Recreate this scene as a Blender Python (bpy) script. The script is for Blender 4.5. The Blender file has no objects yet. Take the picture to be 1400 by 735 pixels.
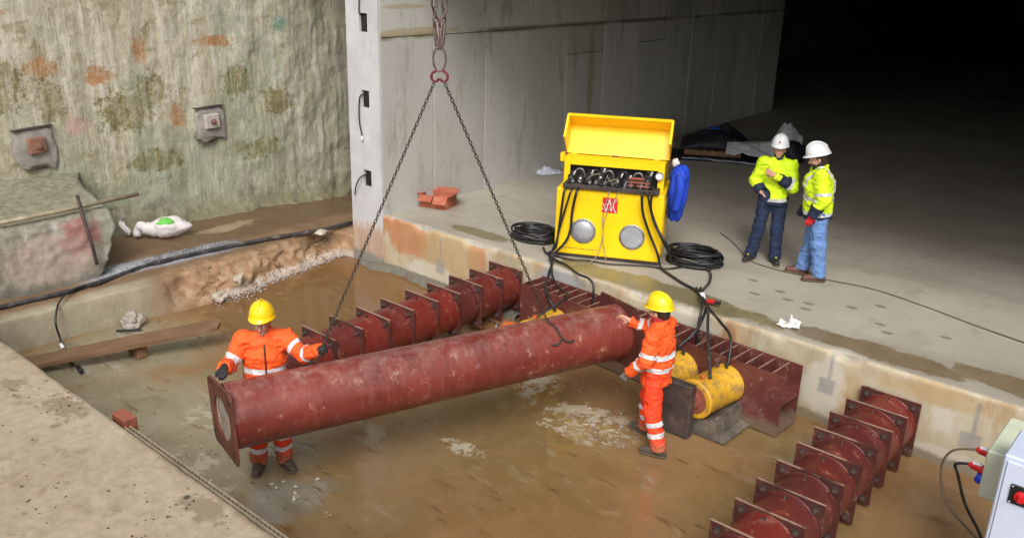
import bpy, bmesh, math, random
import numpy as np
from mathutils import Vector, Matrix, Quaternion
random.seed(7); rng = np.random.default_rng(11)
SC = bpy.context.scene
R = math.radians
# ------------------------------------------------------------------ camera
cam_d = bpy.data.cameras.new('camera'); cam = bpy.data.objects.new('camera', cam_d)
SC.collection.objects.link(cam); SC.camera = cam
cam_d.sensor_width = 36.0; cam_d.lens = 36.0*1200/1400; cam_d.clip_end = 500; cam_d.clip_start = .05
def cam_matrix(loc, yaw, pitch, roll):
    y, p, r = R(yaw), R(pitch), R(roll)
    fw = Vector((-math.sin(y)*math.cos(p), math.cos(y)*math.cos(p), -math.sin(p)))
    rt = Vector((math.cos(y), math.sin(y), 0)); up = rt.cross(fw)
    r2 = rt*math.cos(r)+up*math.sin(r); u2 = up*math.cos(r)-rt*math.sin(r)
    m = Matrix((r2, u2, -fw)).transposed().to_4x4(); m.translation = loc
    return m
cam.matrix_world = cam_matrix((0, 0, 4.85), 40.4, 19.5, 1.6)
# ------------------------------------------------------------------ sky, sun, exposure
SUN_EL, SUN_AZ = 44, 142           # elevation, compass azimuth (light comes from behind the camera, high up)
w = bpy.data.worlds.new('World'); SC.world = w; w.use_nodes = True
wn = w.node_tree.nodes; wl = w.node_tree.links
bg = wn['Background']; bg.inputs['Strength'].default_value = .135
sky = wn.new('ShaderNodeTexSky'); sky.sky_type = 'NISHITA'; sky.sun_disc = False
sky.sun_elevation = R(SUN_EL); sky.sun_rotation = R(SUN_AZ); sky.dust_density = 4; sky.air_density = 1.0; sky.ozone_density = 1
hs = wn.new('ShaderNodeHueSaturation'); hs.inputs['Saturation'].default_value = .34   # a veil of high cloud
wl.new(sky.outputs[0], hs.inputs['Color']); wl.new(hs.outputs[0], bg.inputs['Color'])
sl = bpy.data.lights.new('sun', 'SUN'); sl.energy = 1.5; sl.angle = R(24); sl.color = (1, .965, .92)
so = bpy.data.objects.new('sun', sl); SC.collection.objects.link(so)
az = R(SUN_AZ); el = R(SUN_EL)
sd = Vector((math.sin(az)*math.cos(el), math.cos(az)*math.cos(el), math.sin(el)))
so.rotation_euler = sd.to_track_quat('Z', 'Y').to_euler(); so.location = (0, -5, 20)
SC.view_settings.view_transform = 'Standard'; SC.view_settings.look = 'None'
SC.view_settings.exposure = 0.50; SC.view_settings.gamma = 1.0
SC.render.resolution_x = 1024; SC.render.resolution_y = 537
# ------------------------------------------------------------------ noise
def _hash(i, j, k, s):
    n = (i*374761393 + j*668265263 + k*1274126177 + s*974634777) & 0x7fffffff
    n = ((n ^ (n >> 13))*1274126177) & 0x7fffffff
    return ((n ^ (n >> 16)) & 0xffff)/65535.0
def vnoise(x, y, z=0., s=0):
    x, y, z = np.broadcast_arrays(np.asarray(x, float), np.asarray(y, float), np.asarray(z, float))
    i, j, k = np.floor(x).astype(np.int64), np.floor(y).astype(np.int64), np.floor(z).astype(np.int64)
    u, v, t = x-i, y-j, z-k
    u, v, t = u*u*(3-2*u), v*v*(3-2*v), t*t*(3-2*t)
    o = 0
    for a in (0, 1):
        for b in (0, 1):
            for c in (0, 1):
                o = o + (u if a else 1-u)*(v if b else 1-v)*(t if c else 1-t)*_hash(i+a, j+b, k+c, s)
    return o*2-1
def fbm(x, y, z=0., oct=4, s=0):
    o, a, f = 0, 1, 1
    for q in range(oct):
        o = o+a*vnoise(np.asarray(x)*f, np.asarray(y)*f, np.asarray(z)*f, s+q*17); a *= .5; f *= 2.03
    return o
# ------------------------------------------------------------------ object helpers
def link(o): SC.collection.objects.link(o); return o
def tag(o, label=None, cat=None, group=None, kind=None):
    if label: o['label'] = label
    if cat: o['category'] = cat
    if group: o['group'] = group
    if kind: o['kind'] = kind
    return o
def empty(name, loc=(0, 0, 0), rz=0, label=None, cat=None, group=None):
    o = link(bpy.data.objects.new(name, None)); o.empty_display_size = .1
    o.location = loc; o.rotation_euler = (0, 0, rz); return tag(o, label, cat, group)
def mesh_obj(name, verts, faces, mat, parent=None, smooth=False, loc=None):
    me = bpy.data.meshes.new(name)
    me.from_pydata([tuple(map(float, v)) for v in verts], [], [tuple(int(i) for i in f) for f in faces]); me.update()
    return fin(name, me, mat, parent, smooth, loc)
def fin(name, me, mat, parent=None, smooth=False, loc=None):
    if mat: me.materials.append(mat)
    if smooth: me.polygons.foreach_set('use_smooth', [True]*len(me.polygons))
    o = link(bpy.data.objects.new(name, me))
    if parent: o.parent = parent
    if loc is not None: o.location = loc
    return o
class MB:
    """collects shapes, then becomes one mesh object"""
    def __init__(s): s.bm = bmesh.new()
    def _new(s, g): return [v for v in g if isinstance(v, bmesh.types.BMVert)]
    def box(s, lo, hi, bev=0., rot=None, at=None):
        g = bmesh.ops.create_cube(s.bm, size=1)['verts']
        c = [(a+b)/2 for a, b in zip(lo, hi)]; d = [b-a for a, b in zip(lo, hi)]
        for v in g: v.co = Vector([v.co[i]*d[i]+c[i] for i in range(3)])
        if bev > 0:
            ed = list({e for v in g for e in v.link_edges})
            r = bmesh.ops.bevel(s.bm, geom=ed, offset=bev, segments=1, affect='EDGES', profile=.5)
            g = list({v for f in r['faces'] for v in f.verts})
            seen = set(g); st = list(g)
            while st:
                v = st.pop()
                for e in v.link_edges:
                    q = e.other_vert(v)
                    if q not in seen: seen.add(q); st.append(q)
            g = list(seen)
        if rot is not None:
            o = Vector(at) if at is not None else Vector(c)
            for v in g: v.co = o+rot @ (v.co-o)
        return s
    def poly(s, pts, faces):
        vs = [s.bm.verts.new(p) for p in pts]
        for f in faces:
            try: s.bm.faces.new([vs[i] for i in f])
            except ValueError: pass
        return s
    def prism(s, outline, a, b, axis=2):
        """outline: list of 2-D points, extruded from a to b along axis"""
        n = len(outline)
        def P(p, h):
            q = list(p); q.insert(axis, h); return q
        pts = [P(p, a) for p in outline]+[P(p, b) for p in outline]
        fs = [tuple(range(n))[::-1], tuple(range(n, 2*n))]+[(i, (i+1) % n, n+(i+1) % n, n+i) for i in range(n)]
        return s.poly(pts, fs)
    def tube(s, path, r, seg=8, caps=True, closed=False):
        P = [Vector(p) for p in path]; n = len(P)
        rad = r if hasattr(r, '__len__') else [r]*n
        T = []
        for i in range(n):
            a = P[(i-1) % n] if (closed or i > 0) else P[i]; b = P[(i+1) % n] if (closed or i < n-1) else P[i]
            t = (b-a); T.append(t.normalized() if t.length > 1e-9 else Vector((0, 0, 1)))
        nrm = T[0].orthogonal().normalized(); rings = []
        for i in range(n):
            if i: nrm = (T[i-1].rotation_difference(T[i]) @ nrm); nrm = (nrm-T[i]*nrm.dot(T[i])).normalized()
            bi = T[i].cross(nrm)
            rings.append([s.bm.verts.new(P[i]+(nrm*math.cos(2*math.pi*k/seg)+bi*math.sin(2*math.pi*k/seg))*rad[i]) for k in range(seg)])
        for i in range(n if closed else n-1):
            A, B = rings[i], rings[(i+1) % n]
            for k in range(seg): s.bm.faces.new((A[k], A[(k+1) % seg], B[(k+1) % seg], B[k]))
        if caps and not closed: s.bm.faces.new(rings[0][::-1]); s.bm.faces.new(rings[-1])
        return s
    def lathe(s, prof, seg=24, org=(0, 0, 0), axis=(0, 0, 1)):
        """prof: (radius, height) pairs along axis"""
        q = Vector((0, 0, 1)).rotation_difference(Vector(axis)); o = Vector(org); rings = []
        for r, h in prof:
            if r < 1e-6: rings.append([s.bm.verts.new(o+q @ Vector((0, 0, h)))])
            else: rings.append([s.bm.verts.new(o+q @ Vector((r*math.cos(2*math.pi*k/seg), r*math.sin(2*math.pi*k/seg), h))) for k in range(seg)])
        for A, B in zip(rings, rings[1:]):
            for k in range(seg):
                a = A[k % len(A)], A[(k+1) % len(A)]; b = B[k % len(B)], B[(k+1) % len(B)]
                f = [a[0], a[1], b[1], b[0]]; f2 = []
                for v in f:
                    if v not in f2: f2.append(v)
                if len(f2) > 2:
                    try: s.bm.faces.new(f2)
                    except ValueError: pass
        return s
    def ball(s, c, r, sub=2, scale=(1, 1, 1), rot=None, jit=0., seed=0):
        g = bmesh.ops.create_icosphere(s.bm, subdivisions=sub, radius=1)['verts']
        c = Vector(c)
        for v in g:
            p = v.co.copy(); k = 1.
            if jit: k += jit*float(fbm(p.x*1.7+seed*3.1, p.y*1.7, p.z*1.7, 3, seed))
            p = Vector((p.x*scale[0], p.y*scale[1], p.z*scale[2]))*r*k
            if rot is not None: p = rot @ p
            v.co = c+p
        return s
    def build(s, name, mat, parent=None, smooth=False, loc=None, rz=None, auto=None):
        bmesh.ops.recalc_face_normals(s.bm, faces=s.bm.faces)
        me = bpy.data.meshes.new(name); s.bm.to_mesh(me); s.bm.free()
        o = fin(name, me, mat, parent, smooth or bool(auto), loc)
        if rz is not None: o.rotation_euler.z = rz
        if auto: me.set_sharp_from_angle(angle=R(auto))
        return o
def smooth_path(pts, n=8, closed=False):
    P = [Vector(p) for p in pts]; out = []; m = len(P)
    for i in range(m if closed else m-1):
        p0 = P[(i-1) % m] if closed or i > 0 else P[i]*2-P[i+1]
        p1 = P[i]; p2 = P[(i+1) % m]; p3 = P[(i+2) % m] if closed or i < m-2 else P[m-1]*2-P[m-2]
        for k in range(n):
            t = k/n
            out.append(.5*((2*p1)+(p2-p0)*t+(2*p0-5*p1+4*p2-p3)*t*t+(3*p1-p0-3*p2+p3)*t**3))
    if not closed: out.append(P[-1])
    return out
def grid_obj(name, XYZ, mat, parent=None, smooth=True):
    """XYZ: array (n,m,3)"""
    n, m, _ = XYZ.shape
    idx = np.arange(n*m).reshape(n, m)
    q = np.stack([idx[:-1, :-1], idx[1:, :-1], idx[1:, 1:], idx[:-1, 1:]], -1).reshape(-1, 4)
    me = bpy.data.meshes.new(name)
    me.vertices.add(n*m); me.vertices.foreach_set('co', XYZ.reshape(-1).astype(np.float32))
    me.loops.add(q.size); me.loops.foreach_set('vertex_index', q.reshape(-1).astype(np.int32))
    me.polygons.add(len(q)); me.polygons.foreach_set('loop_start', np.arange(0, q.size, 4, dtype=np.int32))
    me.update(calc_edges=True); me.validate()
    return fin(name, me, mat, parent, smooth)
# ------------------------------------------------------------------ materials
class G:
    """tiny node-graph builder"""
    def __init__(s, name):
        s.m = bpy.data.materials.new(name); s.m.use_nodes = True; s.t = s.m.node_tree
        s.n = s.t.nodes; s.l = s.t.links; s.b = s.n['Principled BSDF']; s.bumps = None
    def _in(s, sock, v):
        if isinstance(v, (int, float)): sock.default_value = v
        elif isinstance(v, (tuple, list)):
            sock.default_value = tuple(v)+((1,) if len(v) == 3 and sock.type == 'RGBA' else ())
        else: s.l.new(v, sock)
    def world(s): return s.n.new('ShaderNodeNewGeometry').outputs['Position']
    def obj(s): return s.n.new('ShaderNodeTexCoord').outputs['Object']
    def rnd(s): return s.n.new('ShaderNodeObjectInfo').outputs['Random']
    def normal(s): return s.n.new('ShaderNodeNewGeometry').outputs['Normal']
    def scale(s, v, sc, loc=(0, 0, 0), rot=(0, 0, 0)):
        m = s.n.new('ShaderNodeMapping'); s.l.new(v, m.inputs[0]); m.inputs['Scale'].default_value = sc
        m.inputs['Location'].default_value = loc; m.inputs['Rotation'].default_value = rot; return m.outputs[0]
    def noise(s, v, sc, det=5, rough=.6, dist=0.):
        n = s.n.new('ShaderNodeTexNoise'); s.l.new(v, n.inputs['Vector']); n.inputs['Scale'].default_value = sc
        n.inputs['Detail'].default_value = det; n.inputs['Roughness'].default_value = rough; n.inputs['Distortion'].default_value = dist
        return n.outputs['Fac']
    def voro(s, v, sc, feat='F1'):
        n = s.n.new('ShaderNodeTexVoronoi'); s.l.new(v, n.inputs['Vector']); n.inputs['Scale'].default_value = sc; n.feature = feat
        return n.outputs['Distance']
    def ramp(s, f, stops, interp='LINEAR'):
        r = s.n.new('ShaderNodeValToRGB'); s._in(r.inputs[0], f); e = r.color_ramp; e.interpolation = interp
        while len(e.elements) < len(stops): e.elements.new(.5)
        for q, (p, c) in zip(e.elements, stops):
            q.position = p; q.color = (c, c, c, 1) if isinstance(c, (int, float)) else tuple(c)+(1,)
        return r.outputs[0]
    def step(s, f, a, b):
        n = s.n.new('ShaderNodeMapRange'); n.interpolation_type = 'SMOOTHSTEP'; s._in(n.inputs[0], f)
        n.inputs[1].default_value = min(a, b); n.inputs[2].default_value = max(a, b)
        n.inputs[3].default_value, n.inputs[4].default_value = (0., 1.) if a < b else (1., 0.); return n.outputs[0]
    def rect(s, x, z, cx, cz, hw, hh, wob, amp=.04, soft=.025):
        dx = s.math('SUBTRACT', s.math('ABSOLUTE', s.math('SUBTRACT', x, cx)), hw); dz = s.math('SUBTRACT', s.math('ABSOLUTE', s.math('SUBTRACT', z, cz)), hh)
        return s.step(s.math('MULTIPLY_ADD', wob, amp*2, s.math('SUBTRACT', s.math('MAXIMUM', dx, dz), amp)), soft, -soft)
    def mix(s, a, b, f, mode='MIX'):
        n = s.n.new('ShaderNodeMix'); n.data_type = 'RGBA'; n.blend_type = mode
        s._in(n.inputs['Factor'], f); s._in(n.inputs[6], a); s._in(n.inputs[7], b); return n.outputs[2]
    def math(s, op, a, b=0., c=0.):
        n = s.n.new('ShaderNodeMath'); n.operation = op; n.use_clamp = False
        s._in(n.inputs[0], a); s._in(n.inputs[1], b); s._in(n.inputs[2], c); return n.outputs[0]
    def xyz(s, v):
        n = s.n.new('ShaderNodeSeparateXYZ'); s.l.new(v, n.inputs[0]); return n.outputs
    def blob(s, v, c, r, wob, amp=.5, a=1.15, b=.7):
        """mask: an uneven patch round c with radii r; wob = noise socket that frays its edge"""
        m = s.n.new('ShaderNodeMapping'); s.l.new(v, m.inputs[0])
        m.inputs['Scale'].default_value = tuple(1/q for q in r); m.inputs['Location'].default_value = tuple(-p/q for p, q in zip(c, r))
        ln = s.n.new('ShaderNodeVectorMath'); ln.operation = 'LENGTH'; s.l.new(m.outputs[0], ln.inputs[0])
        d = s.math('MULTIPLY_ADD', wob, amp*2, s.math('SUBTRACT', ln.outputs['Value'], amp))
        return s.step(d, a, b)
    def maxm(s, *ms):
        o = ms[0]
        for q in ms[1:]: o = s.math('MAXIMUM', o, q)
        return o
    def bump(s, h, strength=.3, dist=.01):
        n = s.n.new('ShaderNodeBump'); n.inputs['Strength'].default_value = strength; n.inputs['Distance'].default_value = dist
        s._in(n.inputs['Height'], h)
        if s.bumps is not None: s.l.new(s.bumps, n.inputs['Normal'])
        s.bumps = n.outputs[0]; s.l.new(s.bumps, s.b.inputs['Normal'])
    def out(s, col=None, rough=None, metal=None, spec=None, **k):
        if col is not None: s._in(s.b.inputs['Base Color'], col)
        if rough is not None: s._in(s.b.inputs['Roughness'], rough)
        if metal is not None: s._in(s.b.inputs['Metallic'], metal)
        if spec is not None: s._in(s.b.inputs['Specular IOR Level'], spec)
        for a, v in k.items(): s._in(s.b.inputs[a], v)
        return s.m
M = {}
def plain(name, c, rough=.6, metal=0., var=.25, sc=6., bump=.15, bsc=40., spec=.5, dirt=None, dsc=3., damt=.5):
    """painted / cloth / plastic: base colour with uneven tone, optional dirt, fine relief"""
    g = G(name); v = g.obj(); n = g.noise(v, sc, 6, .65)
    hi = tuple(min(1, q*(1+var)) for q in c); lo = tuple(q*(1-var) for q in c)
    col = g.ramp(n, [(.3, lo), (.7, hi)])
    if dirt: col = g.mix(col, dirt, g.math('MULTIPLY', g.step(g.noise(v, dsc, 8, .7), .5, .68), damt))
    if bump: g.bump(g.noise(v, bsc, 4, .6), bump, .004)
    M[name] = g.out(col, g.ramp(n, [(.3, max(0, rough-.1)), (.7, min(1, rough+.1))]), metal, spec); return M[name]
def concrete_mats():
    # --- tunnel slab: tan-grey screed, wet silt along its edge, rust and drips on its face
    g = G('slab_concrete'); v = g.world(); x, y, z = g.xyz(v)
    n1 = g.noise(v, .55, 6, .6); n2 = g.noise(v, 3.2, 8, .7); n3 = g.noise(v, 26, 6, .7); nw = g.noise(v, 1.9, 9, .68, .3); n4 = g.noise(v, 8, 8, .7)
    col = g.ramp(n1, [(.32, (.30, .268, .215)), (.5, (.365, .332, .272)), (.7, (.425, .39, .325))])
    col = g.mix(col, (.25, .215, .165), g.math('MULTIPLY', g.step(n2, .54, .70), .5))
    col = g.mix(col, (.46, .41, .33), g.math('MULTIPLY', g.step(n4, .60, .72), .35))
    tyre = g.math('MULTIPLY', g.step(g.noise(g.scale(v, (.35, 1.3, 1), rot=(0, 0, .35)), .8, 5), .52, .66), .3)
    col = g.mix(col, (.235, .2, .155), tyre)
    foot = g.maxm(*[g.blob(v, (a_, b_, .88), (.085, .05, .3), n4, .5, 1.1, .6) for a_, b_ in ((-4.25, 10.35), (-4.05, 10.15), (-3.8, 10.2), (-3.75, 10.0), (-3.35, 10.45), (-2.9, 10.15), (-2.75, 9.95), (-4.7, 10.5), (-2.2, 10.3), (-3.1, 10.75), (-4.45, 10.05))])
    col = g.mix(col, (.12, .10, .075), g.math('MULTIPLY', foot, .7))
    # wet silt band near the edge
    wet2 = g.maxm(g.blob(v, (-5.4, 9.30, .88), (1.75, .30, .6), nw, .75, 1.0, .85), g.blob(v, (-2.6, 9.36, .88), (1.15, .24, .6), nw, .95, 1.0, .8), g.blob(v, (-1.2, 9.50, .88), (.9, .25, .6), nw, .9, 1.0, .8), g.blob(v, (-8.7, 9.4, .88), (.75, .17, .5), nw, .8, 1.0, .8), g.blob(v, (-6.6, 9.2, .88), (.6, .12, .5), nw, .6, 1., .8))
    wet = g.math('MULTIPLY', wet2, g.step(z, .84, .872))
    wcol = g.mix(g.ramp(n2, [(.35, (.135, .115, .045)), (.65, (.205, .172, .08))]), g.ramp(n2, [(.35, (.15, .10, .05)), (.65, (.22, .165, .095))]), g.step(x, -4.2, -3.2))
    col = g.mix(col, wcol, g.math('MULTIPLY', wet, .85))
    edge = g.math('MULTIPLY', g.step(g.math('MULTIPLY_ADD', n4, .10, y), 9.17, 9.09), .45); col = g.mix(col, (.47, .43, .35), edge)
    # the front face
    face = g.step(y, 9.045, 9.02)
    fs = g.noise(g.scale(v, (1.5, 1, .5)), 2.2, 9, .72); fm = g.noise(v, 1.6, 7, .65, .5)
    fcol = g.ramp(fm, [(.3, (.33, .265, .165)), (.5, (.43, .36, .245)), (.7, (.51, .455, .345))])
    fcol = g.mix(fcol, (.53, .50, .42), g.math('MULTIPLY', g.step(fs, .55, .68), .5))
    fcol = g.mix(fcol, (.36, .235, .11), g.math('MULTIPLY', g.step(g.noise(g.scale(v, (2.2, 1, .6), (5, 0, 0)), 1.5, 8, .7), .53, .64), .6))
    rust = g.maxm(g.blob(v, (-9.9, 9, .66), (.58, 2, .36), fs, .9, 1.05, .75), g.blob(v, (-8.35, 9, .66), (.22, 2, .36), fs, .8, 1.05, .7))
    fcol = g.mix(fcol, g.ramp(fs, [(.35, (.38, .13, .05)), (.65, (.47, .22, .10))]), g.math('MULTIPLY', rust, .8))
    och = g.maxm(g.blob(v, (-8.9, 9, .5), (.7, 2, .5), fs, .7), g.blob(v, (-4.2, 9, .6), (.16, 2, .3), fs, .7), g.blob(v, (-2.75, 9, .35), (.14, 2, .35), fs, .8), g.blob(v, (-1.9, 9, .75), (.6, 2, .14), fs, .9))
    fcol = g.mix(fcol, (.44, .30, .14), g.math('MULTIPLY', och, .6))
    rs = g.blob(v, (-4.25, 9, .62), (.10, 2, .25), fs, .5); fcol = g.mix(fcol, (.30, .13, .06), g.math('MULTIPLY', rs, .7))
    lime = g.maxm(g.blob(v, (-9.3, 9, .2), (.55, 2, .16), n2, .8), g.blob(v, (-1.9, 9, .08), (1.3, 2, .12), n2, .8), g.blob(v, (-3.05, 9, .45), (.24, 2, .4), n2, .7), g.blob(v, (-4.75, 9, .66), (.4, 2, .2), n2, .6), g.rect(x, z, -1.80, .50, .10, .13, n4, .09, .04))
    fcol = g.mix(fcol, (.54, .51, .44), g.math('MULTIPLY', lime, .65))
    def drip(cx, zc, hw, hh, st=.02):     # a damp patch and the drip line above it
        return g.math('MAXIMUM', g.rect(x, z, cx, zc, hw, hh, n4, .04, .022), g.rect(x, z, cx+.02, zc+.2, st, .24, n4, .02, .02))
    dr = g.maxm(drip(-1.52, .36, .10, .09, .022), drip(-3.02, .45, .09, .09), drip(-9.12, .33, .09, .11), drip(-7.72, .60, .03, .1, .01))
    fcol = g.mix(fcol, g.ramp(n2, [(.35, (.20, .19, .185)), (.65, (.29, .28, .27))]), g.math('MULTIPLY', dr, .7))
    blue = g.blob(v, (-6.75, 9, .6), (.5, 2, .3), fs, .7)
    fcol = g.mix(fcol, (.30, .31, .33), g.math('MULTIPLY', blue, .75))
    pit_ = g.step(g.math('MULTIPLY_ADD', n3, .05, g.voro(v, 6.5)), .10, .05); fcol = g.mix(fcol, (.19, .16, .11), g.math('MULTIPLY', pit_, .7))
    low = g.step(g.math('MULTIPLY_ADD', n2, -.16, z), .05, -.02)
    fcol = g.mix(fcol, (.17, .135, .08), g.math('MULTIPLY', low, .8))
    col = g.mix(col, fcol, face)
    g.bump(n3, .4, .006); g.bump(n2, .35, .02); g.bump(n4, .3, .01)
    M['slab'] = g.out(col, g.mix((.78,)*3, (.20,)*3, wet), 0, .35)
    # --- cast wall inside the tunnel
    g = G('cast_concrete'); v = g.world(); x, y, z = g.xyz(v); rn = g.rnd()
    n1 = g.noise(v, .8, 6, .62, .4); fs = g.noise(g.scale(v, (2, 2, .45)), 1.5, 8, .7); n3 = g.noise(v, 30, 6, .7); n4 = g.noise(v, 5.5, 8, .7)
    col = g.ramp(n1, [(.3, (.345, .335, .305)), (.5, (.43, .42, .39)), (.72, (.50, .49, .455))])
    col = g.mix(col, g.mix((.29, .29, .235), (.56, .55, .53), rn), .5)
    col = g.mix(col, (.22, .22, .155), g.math('MULTIPLY', g.step(fs, .52, .66), .55))
    col = g.mix(col, (.46, .445, .42), g.math('MULTIPLY', g.step(fs, .45, .32), .4))
    col = g.mix(col, (.24, .23, .20), g.math('MULTIPLY', g.step(n4, .58, .68), .45))
    col = g.mix(col, (.30, .18, .09), g.math('MULTIPLY', g.blob(v, (-10.6, 14.8, 2.6), (1, .12, 1.1), fs, .9), .6))
    jl = g.step(g.math('ABSOLUTE', g.math('SUBTRACT', g.math('MULTIPLY_ADD', n4, .05, z), 3.68)), .075, .01); col = g.mix(col, (.20, .185, .13), g.math('MULTIPLY', jl, g.step(n1, .42, .55)))
    yel = g.maxm(g.blob(v, (-10.5, 9.8, 3.72), (1, 1.1, .07), n4, .7), g.blob(v, (-10.5, 9.5, 4.1), (1, .5, .04), n4, .7))
    col = g.mix(col, (.36, .29, .16), g.math('MULTIPLY', yel, .7))
    g.bump(n3, .3, .004); g.bump(fs, .25, .01); g.bump(n4, .2, .008)
    M['cast'] = g.out(col, .75, 0, .35)
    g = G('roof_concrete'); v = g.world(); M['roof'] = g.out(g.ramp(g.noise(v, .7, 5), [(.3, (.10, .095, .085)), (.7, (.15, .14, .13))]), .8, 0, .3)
    # --- pale end face of the wall
    g = G('pier_concrete'); v = g.world(); x, y, z = g.xyz(v)
    n1 = g.noise(v, 2.2, 7, .65); fs = g.noise(g.scale(v, (6, 6, .5)), 2., 7, .7)
    col = g.ramp(n1, [(.3, (.42, .42, .43)), (.7, (.55, .55, .56))])
    col = g.mix(col, (.33, .33, .34), g.math('MULTIPLY', g.step(fs, .55, .7), .5))
    orange = g.step(g.math('MULTIPLY_ADD', fs, -.9, z), .28, .08)
    col = g.mix(col, g.ramp(fs, [(.35, (.36, .19, .11)), (.65, (.46, .34, .24))]), g.math('MULTIPLY', orange, .85))
    damp = g.step(g.math('MULTIPLY_ADD', n1, -.25, z), .1, -.02)
    col = g.mix(col, (.22, .21, .18), damp)
    g.bump(g.noise(v, 35, 5, .7), .25, .004)
    M['pier'] = g.out(col, .7, 0, .35)
    # --- old diaphragm wall: limy, mossy, rust-spotted
    g = G('old_wall_concrete'); v = g.world(); x, y, z = g.xyz(v)
    n1 = g.noise(v, .75, 8, .66, .5); n2 = g.noise(v, 2.6, 10, .72, .6); st = g.noise(g.scale(v, (2.2, 2.2, .24)), 1.6, 10, .74, .3); n3 = g.noise(v, 22, 8, .74); n5 = g.noise(v, 7, 9, .75)
    st2 = g.noise(g.scale(v, (5, 5, .4), (3, 1, 0)), 1.7, 10, .75, .2); st3 = g.noise(g.scale(v, (9, 9, .5), (1, 7, 0)), 1.4, 9, .72)
    col = g.ramp(n1, [(.30, (.29, .255, .165)), (.45, (.40, .36, .255)), (.58, (.47, .435, .335)), (.75, (.37, .37, .285))])
    col = g.mix(col, g.ramp(n5, [(.38, (.21, .185, .115)), (.62, (.52, .485, .385))]), .42)
    col = g.mix(col, (.56, .52, .43), g.math('MULTIPLY', g.step(st, .49, .58), .8))
    col = g.mix(col, (.185, .16, .055), g.math('MULTIPLY', g.step(n2, .57, .62), .5))
    col = g.mix(col, (.235, .285, .185), g.math('MULTIPLY', g.step(g.math('MULTIPLY_ADD', z, -.1, g.math('MULTIPLY_ADD', y, .03, n1)), .45, .56), .52))
    rg = g.step(y, 8.6, 10.2)
    col = g.mix(col, g.ramp(st2, [(.35, (.20, .19, .135)), (.5, (.31, .295, .225)), (.62, (.45, .43, .36))]), g.math('MULTIPLY', rg, .6))
    col = g.mix(col, (.53, .52, .45), g.math('MULTIPLY', g.step(st2, .57, .64), .6))
    col = g.mix(col, (.58, .56, .50), g.math('MULTIPLY', g.step(st3, .60, .65), .5))
    col = g.mix(col, (.15, .135, .08), g.math('MULTIPLY', g.step(st3, .40, .34), .55))
    orr = g.maxm(*[g.blob(v, (-14, yy, zz), (3, a, b), n5, 1.3, 1.0, .55) for yy, zz, a, b in ((5.55, 3.1, .30, .20), (6.35, 2.95, .26, .17), (7.0, 3.3, .13, .26), (8.25, 3.4, .42, .12), (5.0, 3.9, .2, .1), (7.5, 2.2, .16, .3))])
    fr = g.step(g.math('MULTIPLY_ADD', n3, .6, st2), .72, .88); fr2 = g.math('MULTIPLY_ADD', fr, .6, .4)
    col = g.mix(col, (.38, .18, .065), g.math('MULTIPLY', g.math('MULTIPLY', orr, fr2), .95))
    pk = g.blob(v, (-14, 5.95, 2.2), (3, .24, .2), n5, 1.2, 1., .5)
    col = g.mix(col, (.55, .28, .27), g.math('MULTIPLY', g.math('MULTIPLY', pk, fr2), .6))
    tl = g.blob(v, (-14, 9.45, 3.65), (3, .15, .15), n5, .6); col = g.mix(col, (.17, .30, .23), g.math('MULTIPLY', tl, .6))
    ol = g.maxm(*[g.blob(v, (-14, yy, zz), (3, a, b), n5, 1.3, 1.0, .75) for yy, zz, a, b in ((6.7, 2.35, .45, .38), (7.15, 2.65, .3, .3), (4.9, 2.9, .4, .5), (8.6, 2.7, .3, .3), (7.1, 1.5, .5, .2), (8.9, 1.5, .5, .2), (5.6, 2.6, .2, .4), (9.3, 2.3, .3, .3))])
    col = g.mix(col, g.ramp(n5, [(.4, (.14, .12, .04)), (.6, (.25, .215, .10))]), g.math('MULTIPLY', g.math('MULTIPLY', ol, fr2), .95))
    pit = g.step(g.math('MULTIPLY_ADD', n3, .1, g.voro(g.scale(v, (1.2, 1.2, .8)), 7)), .15, .08); col = g.mix(col, (.12, .105, .07), g.math('MULTIPLY', pit, g.step(n2, .46, .58)))
    low = g.step(g.math('MULTIPLY_ADD', n2, -.9, z), .42, .05)
    col = g.mix(col, g.ramp(n5, [(.35, (.12, .10, .055)), (.65, (.23, .205, .125))]), g.math('MULTIPLY', low, .85))
    g.bump(n3, 1., .02); g.bump(n5, .7, .03); g.bump(st3, .8, .03)
    M['oldwall'] = g.out(col, .85, 0, .3)
    # --- the lump of overbreak concrete at its foot
    g = G('rough_concrete'); v = g.world(); x, y, z = g.xyz(v)
    n1 = g.noise(v, 1.2, 7, .65); n2 = g.noise(v, 4.5, 8, .7); st = g.noise(g.scale(v, (4, 4, .6)), 1.6, 8, .7)
    col = g.ramp(n1, [(.3, (.17, .155, .115)), (.5, (.25, .23, .175)), (.7, (.32, .30, .24))])
    col = g.mix(col, (.50, .48, .45), g.math('MULTIPLY', g.step(st, .53, .62), .7)); n5 = g.noise(v, 9, 9, .74); col = g.mix(col, g.ramp(n5, [(.38, (.12, .105, .08)), (.62, (.38, .35, .30))]), .5)
    pk = g.blob(v, (-12.2, 4.95, 1.0), (1, .30, .26), n5, 1.2); col = g.mix(col, (.33, .13, .115), g.math('MULTIPLY', pk, .75))
    pk = g.blob(v, (-12.2, 4.5, .8), (1, .6, .35), n2, .6); col = g.mix(col, (.45, .33, .29), g.math('MULTIPLY', pk, .5))
    top = g.step(g.math('MULTIPLY_ADD', n2, .1, z), 1.30, 1.40); col = g.mix(col, g.ramp(n5, [(.38, (.135, .13, .085)), (.62, (.26, .25, .175))]), g.math('MULTIPLY', top, .85))  # green-grey muddy top, darkened to offset the light on its upward face
    grn = g.blob(v, (-12.4, 5.5, .95), (1, .25, .5), n2, .5); col = g.mix(col, (.30, .32, .25), g.math('MULTIPLY', grn, .6))
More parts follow.
